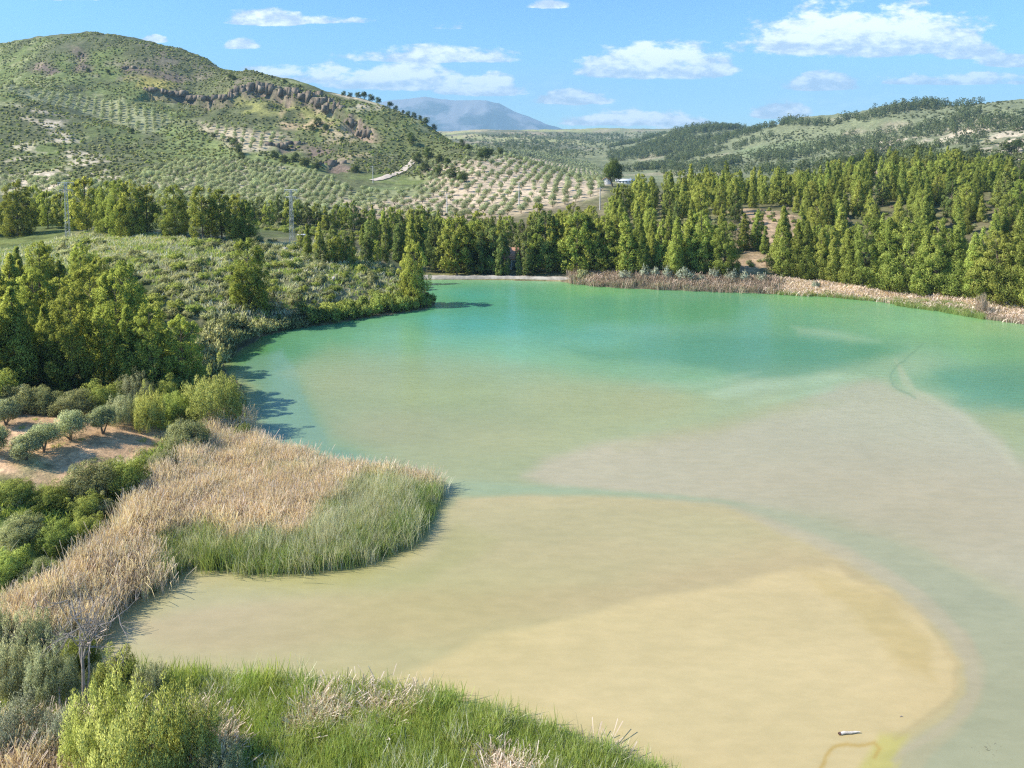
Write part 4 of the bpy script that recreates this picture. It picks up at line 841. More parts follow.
hi_TAM = [bush_mesh(495 + i, M_TAM, 1, 1.1, 140, 220, .038, .3, upright=True, cr=.16) for i in range(3)]
def shrub(bx, by, w_, h_, meshes, label, grp=None, cat='shrub', kind='shrub'):
    p = hit([bx], [by])[0]; o = place_one(kind, meshes[int(g.integers(len(meshes)))], p[0], p[1], w_ / 2, h_, cat, grp, g.random() * 6.28, .1); o['label'] = label; return o
gn = 'shrubs round the bare-soil orchard'
for a_ in ((88, 496, 4.8, 2.5, hi_SAGE, 'largest dark grey-green bush between the orange soil and the dry reeds'), (126, 492, 4.6, 2.5, hi_GREEN, 'dark green bush joined to the right side of the largest grey-green bush'), (163, 470, 3.6, 2.0, hi_SAGE, 'low bush behind the dark bush, touching the dry reeds'),
           (188, 452, 5.0, 2.7, hi_SAGE, 'dome-shaped grey-green bush standing where the dry reeds begin'), (124, 424, 4.2, 2.6, hi_TAM, 'pale feathery bush behind the narrow dark olive tree'), (75, 414, 5.0, 2.1, hi_SAGE, 'broad pale grey-green bush along the top edge of the orange soil'),
           (45, 411, 4, 2.1, hi_SAGE, 'rounded grey-green bush next left of the broad pale one'), (16, 411, 4.4, 2.3, hi_SAGE, 'grey-green bush in the corner under the near pines'), (-10, 408, 6, 3.5, hi_GREEN, 'green bush cut by the photo edge under the near pines'),
           (150, 430, 4.0, 3.4, hi_WILL, 'tall yellow-green shrub between the feathery bush and the bright willow'), (176, 418, 4.5, 2.6, hi_GREEN, 'green shrub just left of the bright willow shrub'), (214, 424, 7.5, 4.6, hi_WILL, 'big bright yellow-green willow shrub at the water edge'),
           (241, 444, 2.8, 2.0, hi_WILL, 'small bright shrub below the big willow, right at the water'), (236, 412, 3.6, 2.6, hi_TAM, 'pale shrub hanging over the water beside the big willow'), (102, 410, 5, 2.6, hi_GREEN, 'green shrub at the foot of the near pine wood'), (135, 404, 5, 2.6, hi_TAM, 'feathery grey shrub at the foot of the near pine wood'),
           (165, 400, 4.5, 2.4, hi_GREEN, 'dense green shrub under the outermost near pine'), (192, 398, 4, 2.4, hi_WILL, 'yellow-green shrub behind the big willow')):
    shrub(*a_, gn)
gn = 'bushes on the green bank below the orchard'
for k, a_ in enumerate(((12, 500, 3.6, 1.5, hi_GREEN), (48, 508, 3.4, 1.5, hi_GREEN), (84, 516, 3.2, 1.7, hi_GREEN), (22, 540, 3.6, 1.6, hi_SAGE), (58, 548, 3.2, 1.8, hi_GREEN), (10, 578, 3.2, 1.8, hi_GREEN), (38, 585, 2.6, 1.5, hi_SAGE), (88, 538, 2.8, 1.6, hi_GREEN), (100, 514, 2.4, 1.3, hi_SAGE))):
    shrub(*a_, f'low {"grey-green" if a_[4] is hi_SAGE else "bright green"} bush, {ordw(k)} of those on the grassy bank below the orchard', gn)
gn = 'shrubs in the near corner by the dead tree'
for a_ in ((140, 800, 6.0, 4.4, hi_WILL, 'largest bright yellow-green shrub, in front of the dead tree'), (100, 770, 4.0, 3.4, hi_WILL, 'bright shrub joined to the left of the largest yellow-green one'), (190, 775, 3.8, 3.0, hi_WILL, 'upright yellow-green shrub right of the largest one'), (118, 695, 2.8, 2.2, hi_GREEN, 'green shrub behind the largest yellow-green one, at the water'),
           (150, 700, 2.2, 1.8, hi_TAM, 'small grey shrub with bare twigs standing at the water'), (222, 800, 2.6, 2.0, hi_TAM, 'drooping grey-brown shrub beside the collapsed dry reeds'), (14, 690, 3.6, 2.6, hi_TAM, 'grey tamarisk shrub below the dry reeds at the photo edge'), (52, 700, 3.2, 2.6, hi_TAM, 'grey tamarisk shrub directly left of the dead tree'),
           (18, 750, 3.6, 2.2, hi_SILV, 'silvery grey shrub low in the near corner'), (62, 752, 2.8, 2.0, hi_SILV, 'silvery shrub left of the yellow-green ones'), (30, 655, 3.0, 2.2, hi_TAM, 'grey-green shrub where the dry reeds reach the near corner'), (-12, 660, 3, 2.6, hi_TAM, 'grey shrub cut by the photo edge below the reeds'), (80, 672, 2.4, 2.0, hi_GREEN, 'dark green shrub behind the dead tree trunk')):
    shrub(*a_, gn)
gn = 'silvery shrubs at the foot of the right shore pines'
for k, (bx, by, w_, h_) in enumerate(((583, 280, 5.5, 3.4), (626, 281, 4, 2.8), (645, 280, 2.4, 3.2), (655, 280, 2.4, 3.4), (668, 281, 2.6, 4.0), (686, 283, 4.6, 3.8), (714, 281, 3.2, 3.4), (732, 283, 3.4, 3.0), (745, 283, 3, 2.6), (700, 284, 2.6, 2.4), (762, 284, 3, 2.4), (816, 289, 2.0, 2.0))):
    shrub(bx, by, w_, h_ * .72, B_SILV if k else B_SAGE, f'{"pale silvery" if k else "rounded grey-green"} shrub, {ordw(k)} from left at the foot of the right shore pines', gn)
shrub(982, 315, 2.6, 3.0, B_TWIG, 'rusty brown dead shrub in the dry bank near the photo edge')
# pixel-read scrub along the promontory shore plus scattered scrub
def shore_shrubs(lst, meshes, adj, grp, where):
    for k, (bx, by, w_, h_) in enumerate(lst):
        shrub(bx, by, w_, h_, meshes, f'{adj} shrub, {ordw(k)} from left {where}', grp)
shore_shrubs([(204, 378, 4.5, 3), (212, 366, 4.5, 3.2), (222, 358, 4, 3), (214, 346, 5, 3.2), (228, 344, 4.5, 3), (240, 340, 5, 3), (252, 334, 4.5, 2.6), (200, 360, 4.5, 2.8), (200, 345, 4.5, 2.6), (236, 330, 4, 2.4), (222, 330, 5, 2.6), (268, 331, 4, 2.4), (282, 328, 4, 2.2), (298, 326, 4, 2.2)], B_SAGE, 'grey-green', 'shrubs fringing the inner promontory shore', 'along the inner promontory shore')
shore_shrubs([(316, 323, 3.6, 2.2), (332, 321, 4, 2.4), (348, 318, 4, 2.6), (362, 316, 4, 2.4), (376, 314, 3.6, 2.6), (390, 312, 3.6, 2.6), (402, 310, 3.6, 3), (414, 308, 3, 2.6), (425, 306, 3, 2.2), (430, 303, 2.6, 2.0), (395, 304, 4, 2.6), (380, 306, 4, 2.6), (362, 308, 3.6, 2.2), (345, 311, 4, 2.2), (328, 314, 4, 2.2), (310, 317, 4, 2)], B_GREEN, 'dark green', 'shrubs fringing the outer promontory shore', 'along the outer promontory shore')
pr2 = [(60, 238), (95, 236), (160, 236), (240, 240), (330, 242), (398, 270), (424, 298), (400, 308), (300, 322), (240, 340), (200, 352), (165, 330), (135, 300), (100, 275), (60, 258)]
Pp = scatter(pr2, 2.3, .9, seed=21); nn = fbm(Pp[:, 0], Pp[:, 1], 12, 3, 500)
rp = to_pix(Pp[:, 0], Pp[:, 1], gz(Pp[:, 0], Pp[:, 1])); keep = ~((rp[1] < 258) & (nn < .0)); keep &= np.random.default_rng(3).random(len(Pp)) > .08; Pp = Pp[keep]
big = np.argsort(Pp[:, 1])[:230:1]; gb = np.random.default_rng(31)
rest = np.ones(len(Pp), bool); sel = gb.choice(len(Pp), min(200, len(Pp)), replace=False); rest[sel] = False
items = {0: [], 1: []}
for x, y in Pp[sel]:
    k = int(gb.random() > .6); w_ = 1.6 + 1.8 * gb.random(); h_ = .7 + .9 * gb.random()
    o = place_one('shrub', (B_SAGE, B_GREEN)[k][int(gb.integers(4))], x, y, w_ / 2, h_, 'shrub', ('grey-green scrub bushes on the promontory', 'dark green scrub bushes on the promontory')[k], gb.random() * 6, .08); items[k].append((x, y, o, h_))
label_rows(items[0], 'grey-green', 'bush', 'on the promontory', 26); label_rows(items[1], 'dark green', 'bush', 'on the promontory', 26)
print('promontory', len(Pp), round(time.time() - T0, 1))
stuff('scrub', Pp[rest], B_SAGE + B_GREEN[:2], .85, 'low grey-green scrub covering the promontory', 1.0)
gx_, gy_ = np.meshgrid(np.arange(-175, -10, 3.0), np.arange(190, 300, 3.0)); P = np.stack([gx_.ravel(), gy_.ravel()], 1) + np.random.default_rng(8).uniform(-1.4, 1.4, (gx_.size, 2)); P = P[visible(P[:, 0], P[:, 1], 1.5, .004)]; P = P[np.random.default_rng(9).random(len(P)) < .55]
stuff('valley_bushes', P, B_SAGE[:2] + B_GREEN, .95, 'low scrub on the flat ground before the olive grove')
# low scrub and herbs on the far hills
L_SCR = [bush_mesh(520 + i, M_SAGE, 1, .75, 9, 16, .55) for i in range(3)] + [bush_mesh(530 + i, M_GREEN, 1, .75, 9, 16, .55) for i in range(2)]
M_DSC = mat_leaf('heath_leaves', (0.195, 0.227, 0.098), (0.390, 0.423, 0.195), .3, .6, crown=True)
L_DSC = [bush_mesh(540 + i, M_DSC, 1, .8, 9, 16, .55) for i in range(4)]
hs = []
for poly, sp, sd_ in (([(0, 178), (0, 44), (60, 36), (100, 33), (180, 48), (250, 70), (330, 96), (400, 110), (460, 145), (470, 165), (430, 180), (350, 172), (280, 165), (200, 180), (100, 190)], 3.5, 1),):
    hs.append(scatter(poly, sp, .95, seed=sd_))
P = np.concatenate(hs); P = P[visible(P[:, 0], P[:, 1], 1.5, .002)]; nn = fbm(P[:, 0], P[:, 1], 22, 4, 600)
for grp_ in (G3, G4): P_ = sdf(P, wpoly(grp_)); P = P[P_ < 0]
nn = fbm(P[:, 0], P[:, 1], 22, 4, 600); P = P[nn > -.3]
print('hill scrub', len(P)); stuff('hillside_scrub', P, L_DSC + L_SCR, .95, 'dark low scrub dotting the hillsides')
P = scatter([(610, 172), (700, 150), (800, 130), (900, 108), (1000, 102), (1060, 104), (1060, 172), (850, 172)], 7, .95, seed=2); P = P[visible(P[:, 0], P[:, 1], 1.5, .003)]; nn = fbm(P[:, 0], P[:, 1], 50, 4, 610); P = P[nn > -.1]
stuff('valley_scrub', P, L_DSC, 1.5, 'low scrub on the far right hills')
P = scatter([(465, 134), (600, 133), (700, 131), (640, 150), (560, 160), (480, 152)], 12, .95, seed=4); P = P[visible(P[:, 0], P[:, 1], 1.5, .003)]
stuff('plateau_scrub', P[::3], L_DSC, 2.4, 'scattered scrub on the far plateau')
# under the pines and in the clearing
P = scatter([(600, 280), (740, 286), (800, 288), (1060, 308), (1060, 200), (800, 205), (640, 230), (600, 262)], 3.4, .9, seed=6); P = P[np.random.default_rng(1).random(len(P)) > .35]
stuff('forest_undergrowth', P, B_SAGE[:2] + B_GREEN[:2] + B_TWIG[:1], .8, 'low undergrowth on the orange soil between the pines')

# ------------------------------------------------------------------ reeds and grasses
TG = [tuft_mesh(600 + i, M_REEDG, 85, 1.45, .38, .024, .20) for i in range(5)]
TGG = [tuft_mesh(610 + i, M_REEDGG, 85, 1.55, .38, .022, .26) for i in range(4)]
TT = [tuft_mesh(620 + i, M_REEDT, 95, 1.6, .44, .022, .24, True) for i in range(5)]
TTs = [tuft_mesh(630 + i, M_REEDT, 50, .9, .5, .045, .75, True) for i in range(4)]
def land(P, mn=-.25, mx=None):
    d = -sdf(P, SHORE); m = d > mn
    if mx is not None: m &= d < mx
    return P[m], d[m]
PEN_ALL = [(0, 660), (0, 612), (54, 588), (98, 558), (130, 516), (150, 488), (186, 462), (208, 432), (222, 420), (246, 425), (262, 450), (340, 472), (450, 484), (448, 520), (420, 560), (250, 590), (170, 585), (150, 600), (90, 640), (40, 650)]
def scat2(poly_px, sp, seed, jit=1.0):
    pw = np.array([hit([a_], [b_])[0][:2] if not (a_ > 250 and b_ > 450) else water_xy(a_, b_) for a_, b_ in poly_px])
    q_ = pw; lo = q_.min(0); hi = q_.max(0); g_ = np.random.default_rng(seed)
    gx_, gy_ = np.meshgrid(np.arange(lo[0], hi[0], sp), np.arange(lo[1], hi[1], sp)); P = np.stack([gx_.ravel(), gy_.ravel()], 1) + g_.uniform(-.5, .5, (gx_.size, 2)) * sp * jit
    P = P[sdf(P, pw) > 0]; return P
P = scat2(PEN_ALL, .42, 41); P, d = land(P, -.5)
pp = to_pix(P[:, 0], P[:, 1], np.zeros(len(P)) + .3); wob = fbm(P[:, 0], P[:, 1], 4, 3, 700)
# dry inside and inland, green along the outer rim and the tip
TIP = [(150, 556), (230, 545), (290, 536), (340, 515), (352, 484), (400, 474), (460, 480), (460, 600), (190, 610), (152, 578)]
tp = np.array([water_xy(a_, b_) for a_, b_ in TIP]); dt = sdf(P, tp) + 3.2 * wob
green = dt > -.3
mixz = (dt > -.3) & (np.random.default_rng(1).random(len(P)) < np.interp(d, [0, 1.2, 3], [.12, .4, .8]))
dry = ~green
stray = dry & (np.random.default_rng(2).random(len(P)) < .12)
hgt_ = 1.0 + .25 * wob
gr_in = green & ~mixz
print('reeds', len(P), 'green', int(green.sum()))
stuff('green_reeds', P[gr_in], TG + TGG[:1], 1.0 * hgt_[gr_in], 'upright green reeds along the rim of the reed spit')
stuff('grey_reeds', P[mixz | stray], TGG, 1.0, 'grey-green reeds with pale dry stems on the reed spit')
dd_ = dry & ~stray
inland = np.clip((d[dd_] - 2) / 8, 0, 1)
bk = (dt > -.3) & (d < 1.0) & (P[:, 1] > 60); stuff('dry_fringe', P[bk], TT, .95, 'pale dry reeds along the far edge of the reed spit')
stuff('dry_reeds', P[dd_], TT, 1.0 * hgt_[dd_], 'sweep of pinkish tan dry reeds')
# narrow dry fringe seen behind the green tip
P = scat2([(258, 470), (300, 478), (380, 486), (440, 492), (430, 502), (380, 496), (300, 488), (258, 480)], .45, 43); P, d = land(P, -.3, 3)
# near bank
NB = [(90, 690), (200, 672), (420, 690), (700, 775), (760, 860), (300, 980), (-60, 900), (60, 720)]
pw = np.array([water_xy(a_, min(b_, 905)) for a_, b_ in NB]); lo = pw.min(0); hi = pw.max(0); g_ = np.random.default_rng(44)
gx_, gy_ = np.meshgrid(np.arange(-26, 20, .34), np.arange(24, 41, .34)); P = np.stack([gx_.ravel(), gy_.ravel()], 1) + g_.uniform(-.17, .17, (gx_.size, 2)); P, d = land(P, -.35)
pp = to_pix(P[:, 0], P[:, 1], gz(P[:, 0], P[:, 1]) + .4); m = (pp[0] > 125) & (pp[0] < 760) & (pp[1] < 830); P = P[m]; d = d[m]; pp = (pp[0][m], pp[1][m])
nb1 = fbm(P[:, 0], P[:, 1], 3.2, 3, 801); nb2 = fbm(P[:, 0], P[:, 1], 1.4, 2, 811)
bias = np.interp(pp[0], [150, 220, 300, 480, 560, 760], [.20, .42, .28, .12, -.05, -.2]) * sstep(690, 740, pp[1]); cl_ = (nb1 + .5 * nb2 + bias) > .44
TGn = [tuft_mesh(640 + i, M_RUSH, 95, .85, .26, .020, .25) for i in range(5)]
TGm = [tuft_mesh(650 + i, M_REEDGG, 70, .95, .26, .018, .35) for i in range(3)]
TCo = [tuft_mesh(655 + i, M_REEDT, 90, .70, .34, .026, .7, True) for i in range(4)]
stuff('green_rushes', P[~cl_], TGn * 2 + TGm[:1], 1.0 + .45 * nb2[~cl_] + .25 * np.exp(-d[~cl_] / 1.5), 'bright green rushes on the near bank')
stuff('collapsed_dry_reeds', P[cl_], TCo * 2 + TGm[:1], 1.05 + .4 * nb2[cl_], 'collapsed pinkish dry reeds among the near rushes')
m = (~cl_) & (np.random.default_rng(6).random(len(P)) < .05); stuff('dry_stems', P[m], TGm[1:], 1.3, 'thin pale dry stems rising from the near rushes')
# near corner: dry grass and mixed herbs between the shrubs
gx_, gy_ = np.meshgrid(np.arange(-36, -10, .42), np.arange(25, 47, .42)); P = np.stack([gx_.ravel(), gy_.ravel()], 1) + g_.uniform(-.21, .21, (gx_.size, 2)); P, d = land(P, -.1)
pp = to_pix(P[:, 0], P[:, 1], gz(P[:, 0], P[:, 1])); m = (pp[0] > -60) & (pp[0] < 215) & (pp[1] > 635) & (pp[1] < 880); P = P[m]; pp = (pp[0][m], pp[1][m]); c_ = fbm(P[:, 0], P[:, 1], 3, 3, 821)
dryc = (pp[1] > 735) | (c_ > .15)
stuff('dry_grass', P[dryc], TTs + TT[:1], 1.0, 'straw-coloured dry grass between the corner shrubs', .9); stuff('corner_herbs', P[~dryc], TGn[:2] + TGm, .9, 'mixed green herbs between the corner shrubs')
# shore fringe at the foot of the spit (left water edge, below the dry reeds)
P = scat2([(95, 612), (150, 560), (180, 575), (150, 605), (110, 622), (92, 625)], .5, 46); P, d = land(P, -.6, 2.2); stuff('shore_herbs', P, B_GREEN[:2], .55, 'bright green herbs at the inner corner of the lake')
# green bank below the orchard and herbs round it
P = scat2([(-60, 492), (60, 490), (110, 480), (130, 500), (95, 545), (50, 578), (0, 602), (-60, 620)], .55, 47); c_ = fbm(P[:, 0], P[:, 1], 4, 3, 831); P1_ = P[c_ > -.12]
HB = [tuft_mesh(660 + i, M_RUSH, 50, .55, .35, .05, .5) for i in range(4)]; stuff('bank_grass', P1_, HB + TGm[:1], 1.0, 'lush green grass on the bank below the orchard')
P = scat2([(-60, 400), (60, 398), (200, 392), (238, 400), (240, 440), (205, 440), (180, 470), (120, 500), (60, 496), (70, 470), (150, 450), (170, 430), (110, 415), (0, 404)], .8, 48); HS = [tuft_mesh(664 + i, M_REEDGG, 40, .7, .4, .05, .5) for i in range(3)]
so = wpoly([(-60, 412), (0, 409), (60, 408), (112, 420), (168, 431), (160, 444), (120, 462), (90, 474), (50, 490), (0, 476), (-60, 480)]); P = P[sdf(P, so) < 0]; stuff('orchard_weeds', P, HB + HS, 1.1, 'weeds and grass round the bare soil')
P = scatter([(-60, 412), (0, 409), (60, 408), (112, 420), (168, 431), (160, 444), (120, 462), (90, 474), (50, 490), (0, 476), (-60, 480)], 1.6, .9, seed=51); P = P[np.random.default_rng(5).random(len(P)) < .3]; stuff('soil_weeds', P, HB[:2] + HS[:1], .5, 'sparse weeds on the orange soil')
# grass on the promontory crest and rise
P = scatter([(0, 250), (50, 242), (95, 230), (150, 234), (240, 244), (330, 243), (380, 262), (424, 300), (300, 322), (220, 340), (200, 310), (130, 270), (0, 270)], 1.25, .9, seed=52); P = P[visible(P[:, 0], P[:, 1], 1, .004)]
HP = [tuft_mesh(670 + i, M_REEDGG, 26, .6, .5, .09, .5) for i in range(3)] + [tuft_mesh(674 + i, M_RUSH, 26, .55, .5, .09, .5) for i in range(2)]; stuff('promontory_grass', P, HP, 1.2, 'tufted grass over the promontory')
# right shore: brown reeds then tan grass
def shore_band(x0, x1, dmin, dmax, sp, seed):
    a0, a1 = pix_dir(x0, 285)[0], pix_dir(x1, 300)[0]; g_ = np.random.default_rng(seed)
    gx_, gy_ = np.meshgrid(np.arange(10, 130, sp), np.arange(115, 185, sp)); P = np.stack([gx_.ravel(), gy_.ravel()], 1) + g_.uniform(-.5, .5, (gx_.size, 2)) * sp
    s_ = P[:, 0] / P[:, 1]; P = P[(s_ > a0) & (s_ < a1)]; d = -sdf(P, SHORE) + 1.2 * fbm(P[:, 0], P[:, 1], 6, 3, 840); m = (d > dmin) & (d < dmax); return P[m], d[m]
TB = [tuft_mesh(680 + i, M_TWIG, 60, 1.5, .6, .06, .35, True) for i in range(4)]
P, d = shore_band(572, 775, -.2, 7.5, .9, 61); k_ = np.random.default_rng(3).random(len(P)); stuff('brown_reeds', P[k_ > .3], TB, 1.0, 'brown dry reeds along the foot of the right shore'); stuff('bank_bushes', P[k_ < .09], B_SAGE[:1] + B_TWIG, .95, 'mixed brown and grey growth among the brown reeds')
TGr = [tuft_mesh(690 + i, M_REEDT, 46, .8, .6, .08, .5, True) for i in range(4)]
P, d = shore_band(765, 1130, .3, 9, .85, 62); stuff('tan_grass', P, TGr, 1.0, 'pale tan grass bank under the right shore pines')
P, d = shore_band(770, 985, -.6, 1.4, .6, 63); stuff('waterline_reeds', P, TG[:3], .55, 'thin green fringe along the right waterline'); P, d = shore_band(985, 1130, -.3, 1.4, .6, 64); stuff('waterline_dry_reeds', P, TB, .5, 'dry brown fringe along the right waterline')
P, d = shore_band(895, 985, -1.2, 3.0, .6, 65); stuff('waterline_sedge', P, TG[:3], .7, 'brighter green sedge at the bend of the right waterline')
print('reeds done', round(time.time() - T0, 1))

# ------------------------------------------------------------------ dirt track
def strip(name, pts_px, width, col_, lift=.12):
    p = hit(*np.array(pts_px, float).T)[:, :2]; L_ = np.concatenate([[0], np.cumsum(np.hypot(*np.diff(p, axis=0).T))]); tt = np.linspace(0, L_[-1], 80); c_ = np.stack([np.interp(tt, L_, p[:, 0]), np.interp(tt, L_, p[:, 1])], 1)
    for _ in range(6): c_[1:-1] = (c_[:-2] + 2 * c_[1:-1] + c_[2:]) / 4
    dr = np.gradient(c_, axis=0); dr /= np.linalg.norm(dr, axis=1, keepdims=True); nn_ = np.stack([-dr[:, 1], dr[:, 0]], 1); V_ = []
    for k in np.linspace(-.5, .5, 5): q_ = c_ + nn_ * k * width; V_.append(np.concatenate([q_, (gz(q_[:, 0], q_[:, 1]) + lift * (1.6 - abs(k)))[:, None]], 1))
    V_ = np.stack(V_, 1).reshape(-1, 3); o = link(name, mesh_np(name, V_, grid_faces(80, 5), mat_plain('packed_earth', col_, .95, .15, .5), smooth=True)); return tag(o, kind='structure')
strip('dirt_track', [(372, 181), (385, 178), (396, 174), (406, 168), (413, 162), (415, 158)], 4.5, (.62, .50, .38), .35)
# ------------------------------------------------------------------ far shore wall
def wall_along(name, px0, px1, py, off, w_, h_, mat, label, cat, z0=-.3):
    xs = np.linspace(px0, px1, 40); p = np.array([water_xy(a_, py(a_)) for a_ in xs]); q_ = p.copy(); q_[:, 1] += w_; prts = []
    V_ = []
    for k in range(40):
        jz = .05 * math.sin(k * 1.7)
        V_ += [(p[k, 0], p[k, 1], z0), (p[k, 0] + .0, p[k, 1] + .25, h_ + jz), (q_[k, 0], q_[k, 1], h_ + jz), (q_[k, 0], q_[k, 1], z0)]
    F_ = [(4 * k + j, 4 * k + j + 4, 4 * k + j + 5, 4 * k + j + 1) for k in range(39) for j in range(3)]
    o = link(name, mesh_np(name, V_, F_, mat)); return tag(o, label, cat)
wall_along('retaining_wall', 404, 578, lambda a_: 279.6 + max(0, a_ - 500) * .022, 0, 1.8, .75, mat_plain('weathered_concrete', (.42, .37, .30), .9, .3, .7, bump=.3), 'low weathered concrete wall between the far pine belt and the lake', 'wall')

# ------------------------------------------------------------------ buildings
M_WHITE = mat_plain('whitewash', (.66, .65, .62), .85, .06, 2); M_ROOFW = mat_plain('pale_roof', (.62, .64, .66), .6, .08, 2); M_TILE = mat_plain('clay_tiles', (.52, .27, .16), .85, .25, 3); M_DARK = mat_plain('dark_opening', (.03, .035, .04), .4); M_DOOR = mat_plain('door_paint', (.12, .16, .14), .6)
def gable_roof(L_, D_, ze, zr, ov=.35, th=.18):
    x0, x1, y0, y1 = -L_ / 2 - ov, L_ / 2 + ov, -D_ / 2 - ov, D_ / 2 + ov; k = (zr - ze) / (D_ / 2) * ov
    v = [(x0, y0, ze - k), (x1, y0, ze - k), (x1, 0, zr), (x0, 0, zr), (x0, y1, ze - k), (x1, y1, ze - k)]; v += [(a_, b_, c_ + th) for a_, b_, c_ in v]
    f = [(0, 1, 2, 3), (3, 2, 5, 4), (6, 9, 8, 7), (9, 10, 11, 8), (0, 6, 7, 1), (4, 5, 11, 10), (0, 3, 9, 6), (3, 4, 10, 9), (1, 7, 8, 2), (2, 8, 11, 5)]; return v, f
def gable_walls(L_, D_, ze, zr):
    v = [(-L_ / 2, -D_ / 2, -.8), (L_ / 2, -D_ / 2, -.8), (L_ / 2, D_ / 2, -.8), (-L_ / 2, D_ / 2, -.8), (-L_ / 2, -D_ / 2, ze), (L_ / 2, -D_ / 2, ze), (L_ / 2, D_ / 2, ze), (-L_ / 2, D_ / 2, ze), (-L_ / 2, 0, zr - .02), (L_ / 2, 0, zr - .02)]
    f = [(0, 1, 5, 4), (2, 3, 7, 6), (1, 2, 6, 5), (3, 0, 4, 7)]; tri = [(5, 6, 9), (7, 4, 8)]
    F_ = [(a_, b_, c_) for a_, b_, c_, d_ in f] + [(a_, c_, d_) for a_, b_, c_, d_ in f] + tri; return np.array(v), np.array(F_)
def house(name, bx, by, L_, D_, ze, zr, rot, wallm, roofm, label, wins, doors, chim=None):
    p = hit([bx], [by])[0]; r_ = link(name, None, None, (p[0], p[1], p[2])); r_.rotation_euler = (0, 0, rot); tag(r_, label, 'house')
    link('wall', mesh_np('wall', *gable_walls(L_, D_, ze, zr), wallm), r_)
    v, f = gable_roof(L_, D_, ze, zr); rf = link('roof', mesh_np('roof', v, f, roofm), r_)
    if chim: link('chimney', mesh_np('chimney', *join([box((chim, D_ * .15, zr + .35), (.6, .6, 1.3)), box((chim, D_ * .15, zr + 1.05), (.8, .8, .14))]), wallm), rf)
    for x, y, z, w_, h_, s_ in wins:
        sz = (w_, .1, h_) if s_ == 'f' else (.1, w_, h_); fr = link('window', mesh_np('window', *join([box((x, y, z + h_ / 2), (w_ + .16, .12, .08) if s_ == 'f' else (.12, w_ + .16, .08)), box((x, y, z - h_ / 2), (w_ + .16, .16, .08) if s_ == 'f' else (.16, w_ + .16, .08))]), wallm), r_)
        link('pane', mesh_np('pane', *box((x, y, z), sz), M_DARK), fr)
    for x, y, w_, h_ in doors: dr = link('door', mesh_np('door', *box((x, y, h_ / 2), (w_, .12, h_)), M_DOOR), r_); link('handle', mesh_np('handle', *box((x + w_ * .38, y - .09, h_ * .47), (.05, .06, .14)), M_DARK), dr)
    return r_
house('farmhouse', 625, 183.5, 16, 6, 2.6, 4.0, R(-14), M_WHITE, M_ROOFW, 'white farmhouse behind the big round tree on the grove hill', [(-4, -3, 1.5, 1.1, 1.0, 'f'), (1.5, -3, 1.5, 1.1, 1.0, 'f'), (4.4, -3, 1.5, 1.1, 1.0, 'f'), (-6, 0, 1.6, 1.0, 1.0, 's')], [(-1.4, -3, 1.1, 2.1)], 4.6)
house('outbuilding', 607, 184, 4, 4, 2.4, 3.6, R(70), M_WHITE, M_TILE, 'small white gabled outbuilding at the left end of the farmhouse', [(0, -2, 1.5, .7, .7, 'f')], [(1.2, -2, .9, 1.9)])
house('cottage', 512, 268, 7.5, 5, 2.8, 5.0, R(8), M_WHITE, M_TILE, 'white cottage with orange tiled roof half hidden in the far pine belt', [(-2.5, -2.5, 1.5, .9, .9, 'f'), (2.6, -2.5, 1.5, .9, .9, 'f')], [(0.2, -2.5, 1, 2.0)], 3.0)
p = hit([303], [241])[0]; hb = link('utility_hut', None, None, tuple(p)); tag(hb, 'tiny brick hut with a flat roof on the promontory crest', 'hut'); link('wall', mesh_np('wall', *box((0, 0, .5), (1.9, 1.5, 1.8)), mat_plain('brick', (.42, .24, .17), .9, .3, 5)), hb); link('roof', mesh_np('roof', *box((0, 0, 1.48), (2.2, 1.8, .14)), M_WHITE), hb); link('door', mesh_np('door', *box((.2, -.77, .45), (.7, .06, 1.3)), M_DARK), hb)
# big round tree before the farmhouse
p = hit([612], [186])[0]; cm, tm = tree_parts(777, M_OAK, 14, 5.4, 1.2, 90, 150, .45, .95); rt = place_two('broadleaf_tree', cm, tm, p[0], p[1] - 3, 1, 1, 'tree', None, 0); rt['label'] = 'big dark egg-shaped tree standing in front of the white farmhouse'

